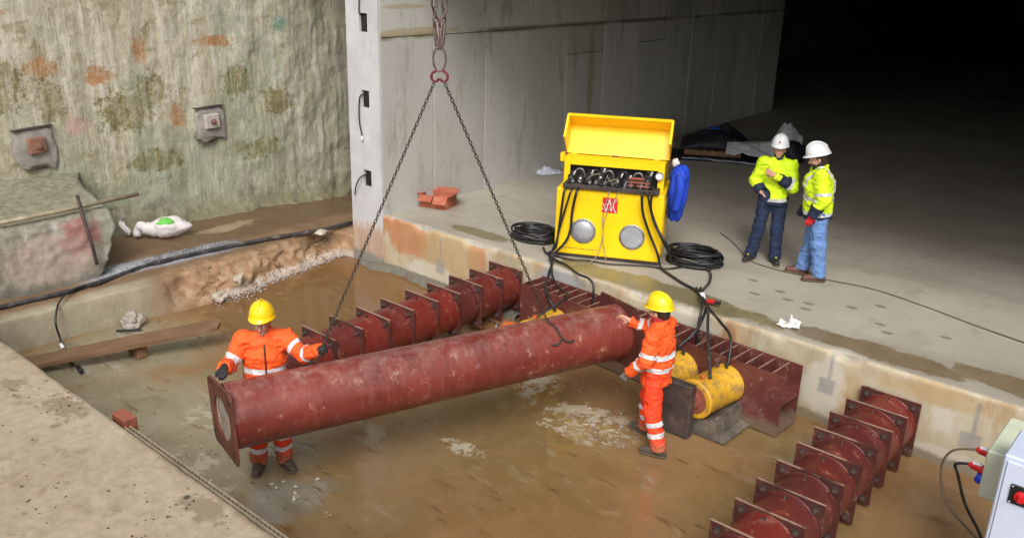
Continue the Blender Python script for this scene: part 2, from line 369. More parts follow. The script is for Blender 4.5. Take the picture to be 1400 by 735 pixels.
    low = g.step(g.math('MULTIPLY_ADD', n2, -.8, z), .28, .0); col = g.mix(col, (.13, .12, .095), g.math('MULTIPLY', low, .85))
    g.bump(g.noise(v, 22, 6, .7), .7, .012); g.bump(n2, .5, .03)
    M['rough'] = g.out(col, .85, 0, .3)
    # --- mud bench
    g = G('bench_mud'); v = g.world(); x, y, z = g.xyz(v)
    n1 = g.noise(v, 1.1, 7, .62); n2 = g.noise(v, 5, 8, .7)
    col = g.ramp(n1, [(.3, (.13, .078, .04)), (.5, (.19, .12, .066)), (.7, (.26, .185, .11))])
    col = g.mix(col, g.ramp(n2, [(.3, (.20, .11, .055)), (.5, (.32, .195, .105)), (.62, (.40, .29, .18)), (.75, (.30, .22, .14))]), g.math('MULTIPLY', g.step(x, -11.75, -11.45), g.step(y, 5.3, 6.2)))
    kerb = g.math('MULTIPLY', g.step(x, -11.65, -11.4), g.step(g.math('MULTIPLY_ADD', n1, 1., y), 6.2, 5.7))
    col = g.mix(col, g.ramp(n2, [(.3, (.28, .25, .165)), (.7, (.40, .365, .265))]), g.math('MULTIPLY', kerb, .85))
    wet = g.math('MULTIPLY', g.step(x, -12.15, -12.4), g.step(g.math('MULTIPLY_ADD', n1, .9, y), 6.6, 7.2))
    col = g.mix(col, (.125, .074, .04), g.math('MULTIPLY', wet, .85))
    gr = g.math('MULTIPLY', g.math('MULTIPLY', g.step(x, -12.45, -12.25), g.step(x, -11.75, -11.95)), g.step(y, 7.6, 7.0))
    col = g.mix(col, g.ramp(g.voro(v, 26), [(.1, (.14, .15, .17)), (.6, (.36, .37, .40))]), g.math('MULTIPLY', gr, g.step(y, 4.6, 5.2)))
    pale = g.blob(v, (-13.0, 7.7, .42), (.2, .6, .3), n2, .9); col = g.mix(col, (.34, .25, .165), g.math('MULTIPLY', pale, .8))
    lime = g.math('MULTIPLY', g.step(g.math('MULTIPLY_ADD', n2, -.14, z), .045, -.01), g.step(y, 6.1, 6.7))
    col = g.mix(col, (.47, .42, .38), g.math('MULTIPLY', g.math('MULTIPLY', lime, g.step(g.noise(v, 14, 6, .7), .36, .55)), .9))
    g.bump(g.noise(v, 30, 6, .7), .6, .01); g.bump(n2, .5, .03)
    M['bench'] = g.out(col, g.mix((.8,)*3, (.18,)*3, wet), 0, .4)
    # --- pit floor: silt over concrete, films of brown water, lime smears
    g = G('pit_mud'); v = g.world(); x, y, z = g.xyz(v)
    n1 = g.noise(v, .42, 6, .58, .6); n2 = g.noise(v, 2.1, 9, .68, .5); n3 = g.noise(v, 11, 8, .72); sm = g.noise(g.scale(v, (.8, 2.6, 1), rot=(0, 0, .5)), 1.4, 9, .68, .8); n5 = g.noise(v, 5, 9, .7, .4)
    mud = g.ramp(n1, [(.3, (.185, .100, .040)), (.5, (.232, .135, .058)), (.7, (.28, .172, .082))])
    mud = g.mix(mud, g.ramp(n5, [(.35, (.135, .068, .024)), (.65, (.25, .148, .066))]), .2)
    olive = g.ramp(n2, [(.3, (.125, .092, .034)), (.7, (.19, .145, .062))])
    grey = g.ramp(n2, [(.3, (.205, .185, .115)), (.55, (.29, .265, .18)), (.75, (.37, .345, .25))])
    # how the silt lies: bare grey concrete at the left, olive film in the middle, thick brown at the far left corner, in front and right
    bare = g.maxm(g.blob(v, (-8.3, 3.6, 0), (2.2, 1.55, 1), n2, .9, 1.2, .5), g.blob(v, (-10.3, 4.4, 0), (1.0, 1.4, 1), n2, .8, 1.2, .5), g.blob(v, (-7.4, 4.6, 0), (1.0, 1.0, 1), n2, .9, 1.2, .5))
    olv = g.maxm(g.blob(v, (-6.2, 6.3, 0), (2.3, 1.5, 1), n2, .7, 1.3, .5), g.blob(v, (-6.0, 4.2, 0), (1.3, 1.0, 1), n2, .7, 1.3, .5), g.blob(v, (-3.2, 8.2, 0), (1.3, .5, 1), n2, .7, 1.3, .4), g.blob(v, (-2.6, 7.0, 0), (.9, 1.2, 1), n2, .6, 1.3, .3))
    brown = g.blob(v, (-10.2, 7.6, 0), (2.2, 1.9, 1), n2, .4, 1.1, .8)
    col = g.mix(mud, olive, g.math('MULTIPLY', olv, .5))
    col = g.mix(col, grey, g.math('MULTIPLY', bare, .85))
    col = g.mix(col, (.172, .092, .034), brown)
    smear = g.math('MULTIPLY', g.step(sm, .57, .64), g.maxm(bare, g.math('MULTIPLY', olv, .3)))
    col = g.mix(col, (.40, .385, .31), g.math('MULTIPLY', smear, .6))
    dsm = g.math('MULTIPLY', g.step(g.noise(g.scale(v, (.7, 2.2, 1), rot=(0, 0, .5)), 1.1, 8, .66, .6), .55, .66), bare); col = g.mix(col, (.15, .125, .07), g.math('MULTIPLY', dsm, .6))
    hard = g.step(g.math('MULTIPLY_ADD', n3, .55, n2), .79, .85)
    lime = g.maxm(g.blob(v, (-5.05, 7.15, 0), (.72, .5, 1), n3, .7, 1.1, .8), g.blob(v, (-5.6, 5.85, 0), (.34, .14, 1), n3, .8, 1.0, .8), g.blob(v, (-7.1, 3.75, 0), (.55, .25, 1), n3, .6, 1.1, .8), g.blob(v, (-8.1, 4.45, 0), (.3, .35, 1), n3, .6, 1.1, .8), g.blob(v, (-5.9, 7.5, 0), (.9, .4, 1), n3, .5, 1.1, .6), g.blob(v, (-7.9, 3.2, 0), (.6, .3, 1), n3, .5, 1.1, .6))
    col = g.mix(col, (.44, .40, .30), g.math('MULTIPLY', g.math('MULTIPLY', lime, hard), .75))
    scum = g.math('MULTIPLY', g.blob(v, (-4.75, 7.2, 0), (.5, .42, 1), n2, .9, 1.1, .6), g.step(n3, .47, .6))
    col = g.mix(col, (.37, .345, .30), g.math('MULTIPLY', scum, .75))
    gpat = g.blob(v, (-6.15, 4.05, 0), (.42, .42, 1), n2, .9, 1.1, .6); col = g.mix(col, g.ramp(sm, [(.4, (.13, .125, .10)), (.6, (.28, .27, .235))]), g.math('MULTIPLY', gpat, .75))
    dk = g.math('MULTIPLY', g.step(g.noise(g.scale(v, (.9, 3.2, 1), rot=(0, 0, .7)), 2.6, 8, .7), .58, .64), .65)
    col = g.mix(col, (.10, .055, .024), dk)
    lite = g.math('MULTIPLY', g.step(g.noise(v, 3.3, 8, .66), .60, .68), .4)
    col = g.mix(col, (.33, .225, .12), lite)
    water = g.math('MULTIPLY', g.maxm(brown, g.step(n2, .62, .46)), g.math('SUBTRACT', 1., g.math('MULTIPLY', g.math('MULTIPLY', lime, hard), .8)))
    g.bump(n3, .06, .005); g.bump(n2, .07, .02)
    M['floor'] = g.out(col, g.mix((.5,)*3, (.09,)*3, water), 0, .42)
    # --- near platform
    g = G('platform_concrete'); v = g.world()
    n1 = g.noise(v, 1.1, 7, .62); n2 = g.noise(v, 5.5, 8, .68); n3 = g.noise(v, 40, 6, .7)
    col = g.ramp(n1, [(.3, (.275, .212, .138)), (.5, (.35, .28, .195)), (.7, (.415, .345, .25))])
    col = g.mix(col, (.22, .16, .095), g.math('MULTIPLY', g.step(n2, .55, .64), .6)); n5 = g.noise(v, 14, 9, .74); col = g.mix(col, g.ramp(n5, [(.38, (.19, .14, .09)), (.62, (.46, .38, .275))]), .3)
    spots = g.math('MULTIPLY', g.step(g.math('MULTIPLY_ADD', n5, .18, g.voro(v, 4.1)), .27, .20), .7)
    col = g.mix(col, (.155, .115, .075), g.math('MULTIPLY', spots, g.step(g.noise(v, 2.3, 4), .50, .60)))
    mudp = g.maxm(g.blob(v, (-6.3, 2.28, 1.6), (.28, .12, 1), n5, 1.4, 1., .7), g.blob(v, (-6.95, 2.15, 1.6), (.13, .09, 1), n5, 1.2, 1., .7), g.blob(v, (-4.4, 2.3, 1.6), (.25, .1, 1), n5, 1.2, 1., .7))
    col = g.mix(col, (.20, .15, .095), g.math('MULTIPLY', mudp, .7))
    g.bump(n3, .4, .005); g.bump(n2, .35, .015)
    M['platform'] = g.out(col, .85, 0, .3)
concrete_mats()
def red_paint(name, base, wear, rust, dust=.5, seed=0., vary=0., topdust=None, edge=None, foot=None, streak=(1, 7, 1)):
    g = G(name); v0 = g.obj(); v = g.scale(v0, (1, 1, 1), (seed, seed*1.7, seed*.6)); x, y, z = g.xyz(v0)
    if vary: 
        ad = g.n.new('ShaderNodeVectorMath'); ad.operation = 'ADD'; g.l.new(v, ad.inputs[0]); cv = g.n.new('ShaderNodeCombineXYZ'); g.l.new(g.math('MULTIPLY', g.rnd(), 40.), cv.inputs[0]); g.l.new(cv.outputs[0], ad.inputs[1]); v = ad.outputs[0]
    n1 = g.noise(v, 1.6, 8, .66, .4); n2 = g.noise(v, 7, 9, .72); ring = g.noise(g.scale(v, streak), 1.6, 9, .74); n3 = g.noise(v, 45, 6, .7)
    col = g.ramp(n1, [(.3, tuple(q*.62 for q in base)), (.5, base), (.7, tuple(min(1, q*1.35) for q in base))])
    if vary: col = g.mix(col, g.ramp(g.rnd(), [(0., (base[0]*.62, base[1]*.95, base[2]*1.1)), (.5, base), (1., (base[0]*1.5, base[1]*.95, base[2]*.8))]), vary)
    col = g.mix(col, wear, g.math('MULTIPLY', g.step(ring, .52, .64), .5))
    col = g.mix(col, tuple(q*.5 for q in base), g.math('MULTIPLY', g.step(ring, .44, .34), .5))
    col = g.mix(col, rust, g.math('MULTIPLY', g.math('MULTIPLY', g.step(n2, .54, .62), g.step(n1, .45, .56)), .75))
    sc = g.math('MULTIPLY', g.step(g.math('MULTIPLY_ADD', n3, .35, n2), .77, .83), dust)
    col = g.mix(col, (.40, .29, .245), sc)
    bl = g.math('MULTIPLY', g.step(g.noise(v, 3.1, 9, .72), .60, .66), dust*.7); col = g.mix(col, (.33, .20, .17), bl)
    if topdust: col = g.mix(col, (.36, .25, .22), g.math('MULTIPLY', g.math('MULTIPLY', g.step(z, topdust[0], topdust[1]), g.step(n2, .40, .60)), topdust[2]))
    if edge: col = g.mix(col, (.33, .21, .155), g.math('MULTIPLY', g.math('MULTIPLY', g.step(z, edge-.006, edge-.001), g.step(n1, .38, .5)), .85))
    if foot: col = g.mix(col, (.17, .125, .085), g.math('MULTIPLY', g.step(g.math('MULTIPLY_ADD', n2, -foot*1.6, z), .02, -.10), .8))
    g.bump(n3, .2, .003); g.bump(n2, .2, .008)
    M[name] = g.out(col, g.ramp(n2, [(.3, .24), (.7, .52)]), 0, .4)
red_paint('red_pipe', (.172, .033, .024), (.235, .072, .052), (.29, .07, .024), .42, topdust=(.10, .30, .26))
red_paint('red_strut', (.122, .022, .017), (.185, .05, .04), (.22, .042, .016), .3, 3., .75)
red_paint('red_plate', (.075, .024, .020), (.14, .055, .042), (.13, .048, .025), .3, 5., .3, edge=.62, streak=(1, 1, 3))
red_paint('red_rust', (.12, .036, .022), (.17, .07, .045), (.20, .075, .03), .3, 6., 0, streak=(2, 1, 2))
red_paint('red_beam', (.115, .034, .029), (.20, .095, .08), (.15, .06, .034), .45, 8., streak=(1.5, 1, 1), foot=.22)
red_paint('red_stiff', (.115, .034, .029), (.20, .095, .08), (.15, .06, .034), .45, 9., .2, edge=.714)
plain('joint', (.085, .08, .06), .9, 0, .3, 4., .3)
plain('yellow', (.90, .58, .004), .38, 0, .05, 2., .04, dirt=(.52, .33, .02), dsc=3, damt=.22)
plain('yellow_jack', (.62, .34, .025), .45, 0, .25, 5., .1, dirt=(.25, .16, .075), dsc=6, damt=.95)
plain('steel_grey', (.28, .28, .29), .42, .6, .2, 8., .1)
plain('grille_grey', (.38, .39, .42), .4, .3, .15, 10., .1)
plain('dark_steel', (.05, .038, .034), .6, .1, .4, 6., .2, dirt=(.14, .07, .045), dsc=4, damt=.7)
plain('chain_steel', (.075, .058, .05), .5, .6, .35, 30., .1)
plain('chain_worn', (.16, .11, .10), .45, .6, .4, 20., .1)
plain('hook_red', (.14, .010, .018), .45, 0, .3, 20., .1)
plain('rubber', (.012, .012, .014), .42, 0, .4, 9., .1, dirt=(.10, .09, .08), dsc=9, damt=.35)
plain('hose_dusty', (.03, .029, .03), .55, 0, .5, 5., .3, bsc=60, dirt=(.22, .2, .18), dsc=8, damt=.6)
plain('wire_tan', (.26, .22, .16), .6, 0, .2, 9., 0)
plain('wire_brown', (.13, .09, .055), .6, 0, .2, 9., 0)
plain('black', (.012, .012, .013), .5, 0, .3, 9., .1)
plain('white', (.72, .72, .72), .5, 0, .08, 9., .1)
plain('paper', (.70, .69, .66), .8, 0, .08, 5., .3, bsc=18)
plain('cab_white', (.53, .59, .72), .35, 0, .05, 3., .03, dirt=(.42, .44, .46), dsc=2, damt=.4)
plain('cab_pale', (.58, .62, .47), .5, 0, .08, 5., .05)
plain('plug_red', (.55, .01, .012), .35, 0, .1, 9., 0)
plain('plug_blue', (.01, .05, .5), .35, 0, .1, 9., 0)
plain('logo_red', (.60, .012, .018), .5, 0, .08, 9., 0)
plain('jacket_blue', (.008, .05, .50), .75, 0, .3, 7., .5, bsc=14)
plain('tarp', (.52, .52, .55), .6, 0, .15, 4., .4, bsc=9)
plain('tarp_dark', (.010, .011, .018), .6, 0, .4, 4., .4, bsc=9)
plain('timber', (.22, .115, .06), .8, 0, .3, 9., .4)
plain('sheet', (.55, .58, .66), .35, 0, .15, 5., .4, bsc=12)
plain('card_red', (.36, .10, .055), .8, 0, .2, 5., .2, dirt=(.45, .2, .12), dsc=5, damt=.5)
plain('sack', (.62, .58, .58), .75, 0, .12, 5., .6, bsc=11, dirt=(.40, .33, .26), dsc=4, damt=.5)
plain('sack_green', (.14, .50, .08), .7, 0, .1, 5., .3)
plain('stone', (.42, .36, .28), .85, 0, .3, 7., .5, dirt=(.55, .52, .48), dsc=5, damt=.6)
plain('clay_lump', (.27, .165, .09), .85, 0, .4, 7., .5, dirt=(.38, .30, .21), dsc=3, damt=.7)
plain('block_steel', (.060, .046, .042), .55, .1, .4, 5., .2, dirt=(.16, .10, .075), dsc=4, damt=.7)
plain('lime', (.40, .35, .32), .8, 0, .15, 14., .5)
plain('pale_lump', (.33, .285, .25), .8, 0, .12, 8., .4)
plain('disc_pale', (.36, .30, .25), .8, 0, .1, 4., .3, dirt=(.13, .042, .026), dsc=5, damt=1.)
plain('cradle', (.10, .085, .07), .6, .1, .4, 5., .3, dirt=(.24, .20, .15), dsc=4, damt=.8)
plain('orange_block', (.55, .13, .03), .6, 0, .2, 7., .2)
plain('tube_rust', (.24, .07, .04), .65, 0, .3, 9., .2)
plain('rail_steel', (.33, .28, .19), .6, .2, .3, 8., .3)
plain('anchor_mortar', (.27, .245, .215), .85, 0, .3, 6., .5)
plain('anchor_steel', (.24, .12, .085), .7, .2, .35, 9., .3)
plain('anchor_pale', (.42, .39, .35), .7, .1, .2, 9., .3)
plain('edge_steel', (.16, .12, .08), .7, .2, .35, 12., .2)
# wooden plank soaked in silt
g = G('plank_wood'); v = g.obj(); n = g.noise(g.scale(v, (14, .9, 14)), 2.2, 8, .7); n2 = g.noise(v, 2.6, 7, .65)
col = g.ramp(n, [(.3, (.115, .062, .032)), (.6, (.19, .11, .06)), (.8, (.25, .16, .095))])
col = g.mix(col, (.21, .13, .075), g.math('MULTIPLY', g.step(n2, .45, .6), .75)); g.bump(n, .4, .006)
M['plank'] = g.out(col, .55, 0, .4)
# cloths
plain('hv_orange', (.93, .105, .012), .75, 0, .12, 7., .35, bsc=22, dirt=(.55, .09, .03), dsc=4, damt=.35)
g = G('hv_trousers'); v = g.obj(); x, y, z = g.xyz(v); n = g.noise(v, 7, 7, .65); n2 = g.noise(v, 11, 8, .72)
col = g.ramp(n, [(.3, (.76, .047, .012)), (.7, (.95, .065, .016))]); col = g.mix(col, (.45, .06, .03), g.math('MULTIPLY', g.step(n2, .55, .68), .4))
col = g.mix(col, (.20, .12, .065), g.math('MULTIPLY', g.step(g.math('MULTIPLY_ADD', n2, -.5, z), .06, -.14), .75)); g.bump(g.noise(v, 22, 5), .35, .004)
M['hv_trousers'] = g.out(col, .75, 0, .4)
plain('hv_orange_red', (.88, .055, .014), .75, 0, .14, 7., .35, bsc=22, dirt=(.48, .06, .03), dsc=4, damt=.4)
plain('hv_yellow', (.66, .90, .012), .7, 0, .10, 7., .3, bsc=22)
plain('reflective', (.66, .66, .68), .4, .1, .08, 9., .05)
plain('navy', (.010, .016, .045), .8, 0, .3, 9., .3)
plain('jeans_dark', (.012, .022, .06), .85, 0, .45, 7., .3, bsc=60)
plain('jeans_light', (.12, .22, .46), .85, 0, .25, 6., .3, bsc=60)
plain('skin', (.56, .30, .21), .55, 0, .15, 9., .1)
plain('skin_dark', (.36, .17, .11), .55, 0, .2, 9., .1)
plain('hair', (.03, .016, .01), .7, 0, .4, 30., .3)
plain('glove_black', (.014, .014, .016), .7, 0, .4, 15., .3)
plain('glove_grey', (.15, .125, .11), .8, 0, .4, 15., .3)
plain('glove_red', (.50, .012, .02), .7, 0, .2, 15., .3)
plain('boot_mud', (.075, .058, .040), .75, 0, .45, 9., .4, dirt=(.2, .15, .1), dsc=7, damt=.5)
plain('shoe_brown', (.115, .05, .032), .6, 0, .3, 9., .3)
plain('shoe_black', (.02, .02, .018), .6, 0, .4, 9., .3)
plain('sole', (.10, .07, .045), .8, 0, .3, 9., .2)
plain('lace_yellow', (.5, .45, .06), .7, 0, .2, 9., 0)
plain('helmet_yellow', (.88, .58, .008), .3, 0, .05, 5., .02)
plain('helmet_white', (.78, .79, .82), .3, 0, .04, 5., .02)
plain('scarf_red', (.36, .02, .022), .85, 0, .3, 12., .4)
plain('scarf_black', (.02, .012, .011), .85, 0, .3, 12., .4)
plain('eye', (.5, .48, .45), .3, 0, .1, 9., 0)
# ================================================================== SETTING
WORLD = set()          # empties whose children are modelled in world coordinates
_fin = fin
def fin(name, me, mat, parent=None, smooth=False, loc=None):
    o = _fin(name, me, mat, parent, smooth, loc)
    if parent is not None and parent.name in WORLD: o.matrix_parent_inverse = parent.matrix_basis.inverted()
    return o
def wthing(name, loc, label, cat, group=None):
    o = empty(name, loc, 0, label, cat, group); WORLD.add(o.name); return o
# --- pit floor
xs = np.arange(-16, 7.01, .08); ys = np.arange(-4, 9.3, .08)
X, Y = np.meshgrid(xs, ys, indexing='ij')
Z = -.012+.010*fbm(X*.9, Y*.9, 0, 5, 3)
tag(grid_obj('pit_floor', np.stack([X, Y, Z], -1), M['floor']), kind='structure')
# --- tunnel slab: front face, chipped arris, long top
xs = np.concatenate([np.arange(-10.42, 3, .03), np.arange(3, 9, .3)])
prof = [(9.0, -.05), (9.0, .1), (9.0, .25), (9.0, .4), (9.0, .55), (9.0, .68), (9.0, .76), (9.0, .81), (9.0, .84), (9.004, .862), (9.015, .875), (9.035, .88), (9.07, .88), (9.12, .88), (9.2, .88), (9.35, .88), (9.6, .88)]+[(9.6+.5*k, .88) for k in range(1, 12)]+[(16+4.*k, .88) for k in range(0, 18)]
P = np.array(prof); n = len(xs); m = len(P)
XX = np.repeat(xs[:, None], m, 1); YY = np.repeat(P[None, :, 0], n, 0).copy(); ZZ = np.repeat(P[None, :, 1], n, 0).copy()
chip = np.clip(fbm(xs*2.1, 0, 0, 5, 5)-.38, 0, 1)*.10+np.clip(fbm(xs*9, 3, 0, 3, 9)-.5, 0, 1)*.03
near = np.exp(-((P[:, 0]-9.0)/.05)**2)*np.exp(-((P[:, 1]-.88)/.05)**2)
YY += chip[:, None]*near[None, :]; ZZ -= chip[:, None]*near[None, :]*.8
fm = (P[:, 1] < .85)[None, :]
YY += np.where(fm, .006*fbm(XX*1.3, ZZ*3, 0, 4, 2)-.012*np.clip(fbm(XX*5, ZZ*5, 0, 3, 8)-.45, 0, 1), 0)
tm = (P[:, 0] > 9.05)[None, :]
ZZ += np.where(tm, .006*fbm(XX*.7, YY*.7, 0, 4, 21), 0)
tag(grid_obj('tunnel_slab', np.stack([XX, YY, ZZ], -1), M['slab']), kind='structure')
q_ = [(-10.415, 9.1), (-10.415, 82), (-16.9, 82), (-16.9, 24.2), (-11.4, 24.2), (-10.95, 9.1)]
tag(MB().prism(q_, .3, .876, 2).build('tunnel_slab', M['slab']), kind='structure')
# --- ragged strip of blinding concrete at the foot of the slab
xs = np.arange(-10.9, -7.4, .03); ts = np.linspace(0, 1, 9)
X, T = np.meshgrid(xs, ts, indexing='ij')
wd = .20+.09*fbm(xs*2.5, 1, 0, 4, 4)+.05*fbm(xs*11, 2, 0, 3, 6)
h = .07+.03*fbm(xs*1.3, 7, 0, 3, 1)
Y = 9.03-T*wd[:, None]; Z = h[:, None]*np.where(T > .85, 0, 1)*(1-.5*T)+.012*fbm(X*9, T*5, 0, 3, 2)*(T < .85)-.02*(T > .85)
tag(grid_obj('blinding_strip', np.stack([X, Y, Z], -1), M['rough']), kind='structure')
# --- tunnel roof, far side and end: they make the dark
for nm, lo, hi in (('tunnel_roof', (-17.4, 9.0, 5.75), (9.6, 84, 6.8)), ('tunnel_side', (8.4, 8.98, -.1), (9.3, 83.8, 6.2)), ('tunnel_recess', (-17.6, 23.6, -.1), (-16.95, 80.5, 6.25)), ('tunnel_return', (-17.3, 23.9, -.1), (-11.72, 24.38, 6.2)), ('tunnel_end', (-17.5, 80.2, -.1), (9.5, 80.9, 6.3)), ('portal_light_baffle', (-10.40, 9.01, 5.5), (8.39, 9.4, 5.748))):  # portal beam added unseen to cut daylight; return blocks light from outside
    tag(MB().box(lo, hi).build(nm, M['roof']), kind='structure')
tag(MB().box((6.4, -6, -.1), (7.0, 8.95, 2.2)).build('unseen_sky_screen', M['cast']), kind='structure')  # unseen side screen, added to hold back low sky light
# --- mud bench along the old wall
def wallx(y): return -13.42+.13*(np.asarray(y)-10.8)
ys = np.arange(-3, 15, .04); ss = np.concatenate([np.linspace(0, .7, 26), np.linspace(.72, 1, 22)])
fx = np.interp(ys, [2, 3.94, 4.94, 5.68, 6.76, 7.84, 8.6, 8.97, 8.98, 20], [-11.25, -11.24, -11.18, -11.05, -11.08, -11.28, -11.42, -11.46, -11.19, -11.19])
run = np.interp(ys, [0, 5.2, 6.0, 8.9, 8.98], [.06, .07, .34, .30, .02])
fx = fx+np.where(ys > 5.5, .05*fbm(ys*2.2, 0, 0, 4, 12), .01*fbm(ys*2, 0, 0, 3, 5))*(ys < 8.95)
S, Yg = np.meshgrid(ss, ys, indexing='ij')
x0 = wallx(ys)-.15; tx = fx-run
k = np.clip(S/.7, 0, 1); k2 = np.clip((S-.7)/.3, 0, 1)
Xg = (x0+(tx-x0)*k)+(fx-tx)*k2
ztop = .40+.025*fbm(Xg*.8, Yg*.8, 0, 4, 31)+.015*fbm(Xg*4, Yg*4, 0, 3, 33)
brk = np.clip((Yg-5.5)/.6, 0, 1)*(Yg < 8.97)
lump = fbm(Yg*3.1, k2*2.2, 0, 4, 44)
Zg = ztop*(1-k2**np.where(brk > .3, .8, 1.6))-.03*(k2 >= .999)
Xg = Xg+brk*np.sin(k2*math.pi)*.10*lump
Zg = Zg+brk*np.sin(k2*math.pi)*.05*fbm(Yg*5, k2*4, 0, 4, 46)
edge = np.exp(-((S-.7)/.05)**2)*brk; Zg -= edge*np.clip(fbm(Yg*2.3, 5, 0, 4, 50), 0, 1)*.10
tag(grid_obj('mud_bench', np.stack([Xg, Yg, Zg], -1), M['bench']), kind='structure')
# --- near platform with a worn arris
xs = np.arange(-16, 3, .05); pr_ = [(2.44, 0.0), (2.44, .8), (2.44, 1.5), (2.44, 1.56), (2.436, 1.585), (2.42, 1.6), (2.39, 1.6), (2.33, 1.6)]+[(2.33-.1*k, 1.6) for k in range(1, 40)]+[(-2., 1.6), (-5, 1.6)]
P = np.array(pr_); XX = np.repeat(xs[:, None], len(P), 1); YY = np.repeat(P[None, :, 0], len(xs), 0).copy(); ZZ = np.repeat(P[None, :, 1], len(xs), 0).copy()
near = np.exp(-((P[:, 0]-2.44)/.05)**2)*np.exp(-((P[:, 1]-1.6)/.05)**2)
chip = np.clip(fbm(xs*2.7, 0, 0, 4, 61)-.25, 0, 1)*.012
YY -= chip[:, None]*near; ZZ -= chip[:, None]*near
ZZ += np.where(P[None, :, 0] < 2.4, .006*fbm(XX*1.5, YY*1.5, 0, 5, 62)+.004*fbm(XX*7, YY*7, 0, 3, 63), 0)
tag(grid_obj('concrete_platform', np.stack([XX, YY, ZZ], -1)[::-1], M['platform']), kind='structure')
# ================================================================== WALLS
# --- old diaphragm wall
dw = wthing('diaphragm_wall', (-14, 7, .3), 'rough old limy concrete retaining wall with moss, rust spots and scrape marks', 'wall')
ys = np.concatenate([np.arange(-5, 3, .2), np.arange(3, 12, .028), np.arange(12, 16, .1)]); zs = np.concatenate([np.arange(-.2, 4.6, .025), np.arange(4.6, 8, .2)])
Yg, Zg = np.meshgrid(ys, zs, indexing='ij')
rel = .035*fbm(Yg*.8, Zg*.5, 0, 4, 71)+.03*fbm(Yg*3.2, Zg*.7, 0, 5, 72)+.028*fbm(Yg*2.4, Zg*2.4, 0, 6, 73)-.05*np.clip(fbm(Yg*1.1, Zg*1.1, 0, 6, 77)-.35, 0, .5)
rgt = np.clip((Yg-8.4)/1.6, 0, 1); rel = rel*.5*(1+1.2*rgt)+rgt*.03*fbm(Yg*1.7, Zg*.45, 0, 4, 74)+.009*fbm(Yg*9, Zg*3, 0, 4, 78)
rel += .25*np.clip((.75-Zg)/.45, 0, 1)**2*(1+.6*fbm(Yg*2, Zg*2, 0, 4, 75))       # spreads at the foot
Xg = wallx(Yg)+rel
grid_obj('wall_face', np.stack([Xg, Yg, Zg], -1)[::-1], M['oldwall'], dw)
MB().poly([(wallx(-5)-.2, -5, -.2), (wallx(16)-.2, 16, -.2), (wallx(16)-.2, 16, 8), (wallx(-5)-.2, -5, 8), (wallx(-5)-1.0, -5, -.2), (wallx(16)-1.0, 16, -.2), (wallx(16)-1.0, 16, 8), (wallx(-5)-1.0, -5, 8)],
          [(0, 1, 2, 3), (7, 6, 5, 4), (3, 2, 6, 7), (0, 4, 5, 1), (0, 3, 7, 4), (1, 5, 6, 2)]).build('wall_core', M['oldwall'], dw)
def anchor(y, z, s, mat, tilt, ht):
    x = float(wallx(y))+.03
    m_ = MB().ball((0, 0, 0), 1, 4)
    for v in m_.bm.verts:
        c_ = v.co.copy(); p_ = Vector([math.copysign(abs(t)**.26, t) for t in c_])
        nz = 1+.16*float(fbm(p_.y*2+y*3, p_.z*2, 0, 4, 5)); w_ = 1-.10*max(0, -p_.z)
        v.co = (x+.06*p_.x*nz, y+s*.95*p_.y*nz*w_, z-.07+s*ht*p_.z*(nz if p_.z < 0 else 1))
    bed = m_.build('anchor_plate', M['anchor_mortar'], dw, True)
    q = Matrix.Rotation(tilt, 3, 'X')
    MB().box((x-.02, y-s*1.0, z-.07+s*ht*.97), (x+.085, y+s*.98, z-.055+s*ht*.98), .004, q, (x, y, z)).build('top_edge', M['dark_steel'], bed)
    MB().box((x+.03, y-.13, z-.12), (x+.13, y+.13, z+.12), .012, q).build('anchor_block', mat, bed)
    MB().tube([(x+.1, y, z), (x+.21, y, z)], .028, 8).tube([(x+.13, y, z), (x+.16, y, z)], .05, 6).build('bolt', M['anchor_steel'], bed, auto=30)
anchor(5.28, 1.98, .30, M['anchor_steel'], .06, 1.1)
anchor(8.02, 2.08, .27, M['anchor_pale'], .04, 1.15)
# --- overbreak lump
ob = wthing('concrete_lump', (-12.6, 4.4, .35), 'bulging lump of grey overbreak concrete with a red stain at the wall foot', 'concrete')
ys = np.arange(.5, 6.3, .025); pr_ = np.array([(-11.98, .25), (-12.0, .4), (-12.05, .6), (-12.1, .8), (-12.13, 1.0), (-12.17, 1.2), (-12.25, 1.30), (-12.4, 1.33), (-12.7, 1.36), (-13.0, 1.38), (-13.4, 1.41), (-13.8, 1.45), (-14.3, 1.5)])
pp = np.stack([np.interp(np.linspace(0, 12, 110), range(13), pr_[:, i]) for i in (0, 1)], -1)
Yg = np.repeat(ys[:, None], 110, 1); Xg = np.repeat(pp[None, :, 0], len(ys), 0).copy(); Zg = np.repeat(pp[None, :, 1], len(ys), 0).copy()
e = np.clip((Yg-5.10-.50*(Zg-.4)-.10*fbm(Zg*3, 2, 0, 3, 88))/.32, 0, 1)
Xg = Xg+(wallx(Yg)-.1-Xg)*e*.97
nn = fbm(Yg*1.3, Zg*1.3, Xg, 5, 81); Xg += .03*nn+.018*fbm(Yg*6, Zg*6, 0, 4, 82)
Zg += .02*fbm(Yg*2, Xg*2, 0, 4, 83)*(Zg > .4)
grid_obj('lump_face', np.stack([Xg, Yg, Zg], -1)[::-1], M['rough'], ob)
